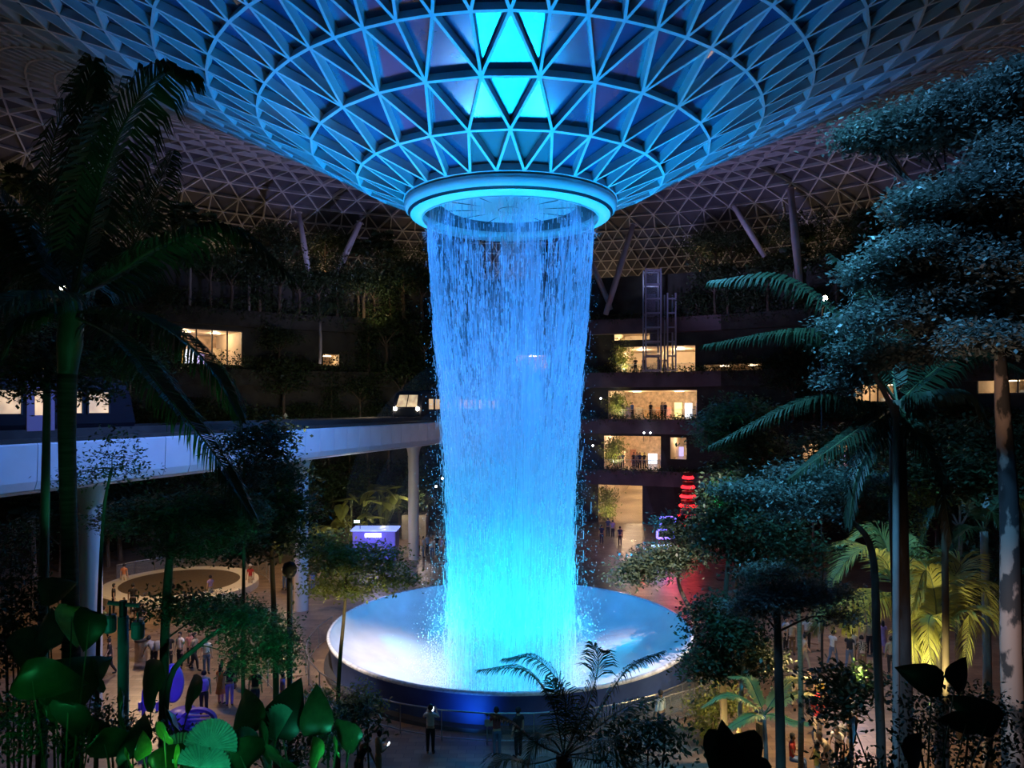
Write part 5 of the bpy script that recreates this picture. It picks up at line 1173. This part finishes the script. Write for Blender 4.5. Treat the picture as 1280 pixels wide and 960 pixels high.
def person(loc, face, pose, shirt, legs, label, h=1.7, long=False, hair='black', extra='', group=None, skin=0):
    """face: compass angle the person looks toward, 0 away from the camera, 180 toward it"""
    P = POSE[pose]; o = link('person', P['body'], None, loc, label, 'person', group); s = h / 1.72; o.scale = (s, s, s)
    o.rotation_euler = (0, 0, -math.radians(face)); o.material_slots[0].link = 'OBJECT'; o.material_slots[0].material = SKIN[skin]
    put(P['long' if long else 'shirt'], 'shirt', o, CLOTH[shirt])
    put(P['shorts' if 'shorts' in extra else 'trousers'], 'shorts' if 'shorts' in extra else 'trousers', o, CLOTH[legs])
    put(P['shoes'], 'shoes', o, CLOTH['white' if 'sneakers' in extra else 'black'])
    put(P['hair'], 'hair', o, CLOTH[hair])
    link('eyes', P['eyes'], o, P['head']); link('mouth', P['mouth'], o, P['head'])
    if 'longhair' in extra: put(P['long_hair'], 'long_hair', o, CLOTH[hair], P['head'] + Vector((0, -.01, .04)))
    if 'dress' in extra: put(P['skirt'], 'skirt', o, CLOTH[legs if 'skirt' in extra else shirt], (0, 0, P['pz'] + .08))
    if 'hat' in extra: put(P['hat'], 'hat', o, CLOTH['red' if 'redhat' in extra else 'white'], P['head'] + Vector((0, 0, .15)))
    if 'bag' in extra: put(P['bag'], 'backpack', o, CLOTH['violet' if 'vbag' in extra else ('yellow' if 'ybag' in extra else 'grey')], (0, -.21, P['pz'] + .30))
    if 'glow' in extra:
        b = link('phone', P['phone'], None, None, 'phone held up in the hand of the %s' % extra.split(':')[-1], 'phone'); b.data.materials.clear(); b.data.materials.append(PGLOW)
        y, z = (.40, 1.42) if pose == 'photo' else (.36, 1.20)
        b.matrix_world = Matrix.Translation(loc) @ Matrix.Rotation(-math.radians(face), 4, 'Z') @ Matrix.Diagonal((s, s, s, 1)) @ Matrix.Translation((0, y, z)) @ Matrix.Rotation(-.5, 4, 'X')
    return o
L_ = [  # foot x, foot y, face, pose, shirt, legs, height, extra, label
 (101, 777, 150, 'stand', 'white', 'beige', 1.72, 'sneakers', 'stout person in white t-shirt standing left of the lamp post'),
 (116, 769, 170, 'phone', 'white', 'denim', 1.62, 'sneakers', 'person in white shirt and jeans looking at their hands beside the platform'),
 (142, 768, 60, 'stand', 'black', 'black', 1.78, '', 'person in black seen over the post head, left one of two'),
 (166, 767, 340, 'stand', 'black', 'black', 1.75, '', 'person in black at the platform edge right of the post head'),
 (155, 772, 180, 'stand', 'orange', 'khaki', 1.15, '', 'small child between two people in black by the platform'),
 (129, 799, 20, 'walk', 'green', 'black', 1.7, '', 'person in green shirt and black trousers walking with a white bag'),
 (174, 793, 190, 'stand', 'black', 'denim', 1.68, '', 'person in black behind the right floodlight can'),
 (137, 843, 240, 'walk', 'black', 'black', 1.62, '', 'dark-clothed person walking close left of the teal post'),
 (119, 739, 10, 'stand', 'maroon', 'black', 1.66, '', 'person in dark red at the back of the plaza left of the platform'),
 (155, 735, 350, 'stand', 'orange', 'beige', 1.6, '', 'person in orange behind the glass rail of the platform'),
 (68, 757, 40, 'walk', 'orange', 'black', 1.6, '', 'person in orange-red at the far left by the trunks'),
 (263, 752, 300, 'stand', 'purple', 'grey', 1.62, '', 'person in lilac shirt before the right end of the platform'),
 (313, 738, 180, 'stand', 'red', 'beige', 1.68, 'hat', 'person in red with a white cap right of the platform'),
 (356, 737, 190, 'stand', 'white', 'denim', 1.72, '', 'person in white shirt standing right of the dark tree'),
 (370, 732, 120, 'stand', 'black', 'black', 1.6, 'longhair', 'person in black with long hair left of the pale pier'),
 (379, 733, 240, 'stand', 'black', 'black', 1.72, 'dress skirt', 'person in a black flared skirt next to the pale pier'),
 (391, 742, 200, 'stand', 'blue', 'denim', 1.6, '', 'person in blue at the foot of the pale pier'),
 (193, 838, 300, 'bend', 'grey', 'black', 1.7, 'bag', 'bending person in grey with a rucksack by the steel bin'),
 (211, 838, 160, 'stand', 'black', 'black', 1.7, '', 'person in black behind the dark leaning trunk'),
 (225, 835, 200, 'stand', 'white', 'black', 1.66, '', 'person in white shirt in the middle of the left plaza group'),
 (238, 832, 170, 'stand', 'pink', 'black', 1.62, 'longhair', 'person in pink top in the left plaza group'),
 (243, 838, 90, 'walk', 'khaki', 'black', 1.72, '', 'person in black trousers striding right in the left plaza'),
 (258, 842, 150, 'stand', 'white', 'denim', 1.64, '', 'person in white top under the green bough'),
 (255, 893, 330, 'stand', 'grey', 'black', 1.72, 'vbag', 'person with a violet rucksack standing near the violet seat'),
 (276, 880, 20, 'stand', 'orange', 'pink', 1.60, 'longhair dress', 'long-haired person in an orange-pink dress seen from behind'),
 (287, 882, 340, 'stand', 'black', 'violet', 1.68, 'longhair', 'person in black beside the orange-pink dress'),
 (294, 860, 250, 'stand', 'black', 'black', 1.74, '', 'tall person in black behind the green bough'),
 (319, 890, 350, 'stand', 'black', 'navy', 1.75, '', 'person in black shirt standing alone left of the glass railing'),
 (353, 892, 60, 'stand', 'violet', 'violet', 1.62, '', 'person in blue-violet by the glass railing left of the bowl'),
 (538, 942, 5, 'photo', 'white', 'black', 1.70, 'glow:person in white shirt before the bowl', 'person in white shirt photographing the waterfall at the bowl railing'),
 (621, 945, 350, 'lean', 'maroon', 'denim', 1.66, 'sneakers', 'person in maroon top and jeans leaning at the bowl railing'),
 (648, 946, 320, 'stand', 'black', 'black', 1.70, '', 'person in dark clothes at the railing partly behind the bottom palm'),
 (473, 978, 60, 'phone', 'khaki', 'khaki', 1.66, 'glow:person in khaki at bottom', 'person in khaki shirt looking at a glowing phone at the bottom'),
 (448, 985, 30, 'bend', 'black', 'black', 1.66, '', 'bending dark figure left of the phone user'),
 (441, 938, 330, 'stand', 'maroon', 'black', 1.62, '', 'person in dark red behind the low yellow spray of leaves'),
 (826, 921, 320, 'stand', 'pale', 'navy', 1.70, '', 'person in pale blue shirt at the railing right of the bowl'),
 (1026, 814, 330, 'stand', 'white', 'beige', 1.66, 'shorts', 'person in white t-shirt and light shorts, back of the right plaza'),
 (1041, 832, 60, 'walk', 'white', 'denim', 1.64, 'sneakers', 'person in white top and jeans walking across the right plaza'),
 (1062, 836, 40, 'walk', 'black', 'denim', 1.66, '', 'person in black top and jeans stepping beside a person in white'),
 (1067, 832, 330, 'stand', 'white', 'beige', 1.68, '', 'person in white shirt under the curled palm frond'),
 (1078, 840, 20, 'bend', 'checked', 'brown', 1.72, '', 'person in a checked shirt bending in the right plaza'),
 (1087, 818, 0, 'stand', 'khaki', 'black', 1.74, '', 'person in mustard brown behind the checked shirt'),
 (1103, 818, 0, 'stand', 'purple', 'purple', 1.66, 'dress longhair', 'person in a lilac dress just right of the grey palm trunk'),
 (1114, 843, 10, 'stand', 'khaki', 'black', 1.70, '', 'person in khaki shirt and black trousers between the two trunks'),
 (1009, 812, 20, 'stand', 'white', 'black', 1.66, 'longhair', 'person in white with black trousers beside the warm ringed trunk'),
 (990, 818, 200, 'stand', 'beige', 'brown', 1.66, '', 'person in beige between the dark trunk and the warm trunk'),
 (1006, 838, 100, 'walk', 'beige', 'grey', 1.64, '', 'person in beige top walking right of the warm ringed trunk'),
 (982, 812, 150, 'stand', 'pale', 'black', 1.6, '', 'person in pale top half hidden behind the dark trunk'),
 (1012, 890, 200, 'stand', 'black', 'black', 1.68, '', 'person in black with pale lapels near the warm trunk'),
 (1025, 893, 20, 'stand', 'white', 'khaki', 1.66, 'ybag', 'person in white carrying a yellow rucksack'),
 (1022, 926, 200, 'walk', 'red', 'beige', 1.66, 'redhat', 'person in red with a red cap walking in the warm light'),
 (1063, 922, 170, 'stand', 'white', 'brown', 1.62, '', 'person in white top and dark trousers in the warm light by the shrub'),
 (995, 882, 30, 'walk', 'grey', 'beige', 1.66, '', 'person in grey walking left of the warm trunk'),
 (990, 965, 120, 'sit', 'red', 'blue', 1.66, '', 'seated person in red and blue at the bottom by the warm trunk'),
 (1037, 972, 250, 'bend', 'beige', 'beige', 1.74, '', 'person in cream bending low at the bottom of the right plaza'),
 (1021, 976, 100, 'sit', 'yellow', 'beige', 1.6, '', 'seated person in yellow at the bottom of the right plaza'),
 (1050, 958, 220, 'bend', 'white', 'black', 1.66, 'bag', 'person in white with a grey rucksack stooping at the bottom right'),
 (950, 935, 60, 'stand', 'navy', 'black', 1.64, '', 'person in navy behind the fern palm at lower right'),
 (760, 671, 0, 'stand', 'navy', 'black', 1.74, '', 'dark figure at the mouth of the bright passage, left of two'),
 (766, 672, 0, 'stand', 'purple', 'black', 1.6, '', 'shorter figure at the mouth of the bright passage, right of two'),
 (752, 680, 0, 'stand', 'navy', 'navy', 1.66, '', 'bluish figure left of the couple at the passage'),
 (775, 682, 0, 'stand', 'navy', 'black', 1.66, '', 'figure in front of the passage right of the couple'),
]
for x, y, fc, ps, sh, lg, h, ex, lb in L_:
    p = floor_at(x, y); 
    person(p, fc, ps, sh, lg, lb, h, long=lb.find('shirt') > 0 and sh in ('maroon', 'khaki', 'checked', 'pale'), extra=ex, skin=(x + y) % 2)
# seated pair on the platform
for x, sh, lb in ((225, 'black', 'left of two people in black sitting on the platform edge'), (232, 'black', 'right of two people in black sitting on the platform edge')):
    p = floor_at(x, 752); person((p.x, p.y - 5.35, 0), 180, 'sit', sh, 'black', lb)
# gallery visitors
def gal(px, py, z, sh, lb, r=.7, pose='stand', face=0, h=1.7):
    a, _, _ = wall_hit(px, py); person(wp(a, z + .02, RW + r), face, pose, sh, 'black', lb, h)
zz = {o[0]: o[3] for o in OPEN}
for px, sh, lb in ((793, 'black', 'left silhouetted figure of two at the top gallery rail'), (803.5, 'black', 'right silhouetted figure of two at the top gallery rail'), (822, 'black', 'dark figure by the lift tower on the top gallery'), (829, 'navy', 'dark figure right of the lift tower on the top gallery')):
    gal(px, 455, zz['upper'], sh, lb, pose='lean', face=180)
for px, sh, lb in ((812, 'black', 'dark figure in the middle of the middle gallery rail'), (826, 'grey', 'figure in grey, left of two at the middle gallery rail'), (830, 'navy', 'figure in navy, right of two at the middle gallery rail'), (777, 'navy', 'figure by the vines on the middle gallery'), (789, 'blue', 'figure in blue near the lit shop front, middle gallery')):
    gal(px, 510, zz['shops'], sh, lb, face=150)
for px, sh, lb in ((769, 'navy', 'leftmost figure at the lower gallery rail, by the vines'), (774, 'purple', 'figure in lilac beside the leftmost one at the lower gallery rail'), (777.5, 'navy', 'third figure from the left at the lower gallery rail'), (791, 'black', 'dark figure starting the right-hand cluster at the lower gallery'), (795, 'grey', 'figure in grey in the right-hand cluster at the lower gallery'), (798.5, 'navy', 'figure in navy in the right-hand cluster at the lower gallery'), (804, 'black', 'rightmost dark figure at the lower gallery rail')):
    gal(px, 575, zz['terrace'], sh, lb, face=170)
a, _, _ = wall_hit(787, 625); person(wp(a, .62, RW + 19), 180, 'walk', 'beige', 'beige', 'pale figure walking deep inside the bright passage')
# small crowd beyond the bowl
cr = ((518, 697, 'white'), (523, 695, 'beige'), (529, 697, 'white'), (534, 694, 'pale'), (540, 698, 'beige'), (546, 694, 'black'), (552, 697, 'purple'), (557, 700, 'navy'), (514, 693, 'black'), (563, 696, 'blue'))
for i, (x, y, c) in enumerate(cr):
    person(floor_at(x, y), 20 + 37 * i, 'stand', c, 'black' if i % 2 else 'denim', 'small distant figure in %s, %s from the left in the crowd beyond the kiosk' % (c, WORDS[sorted(k[0] for k in cr).index(x)]), 1.62 + .03 * (i % 4))
person(floor_at(478, 697), 180, 'stand', 'white', 'grey', 'pale figure standing before the blue kiosk')
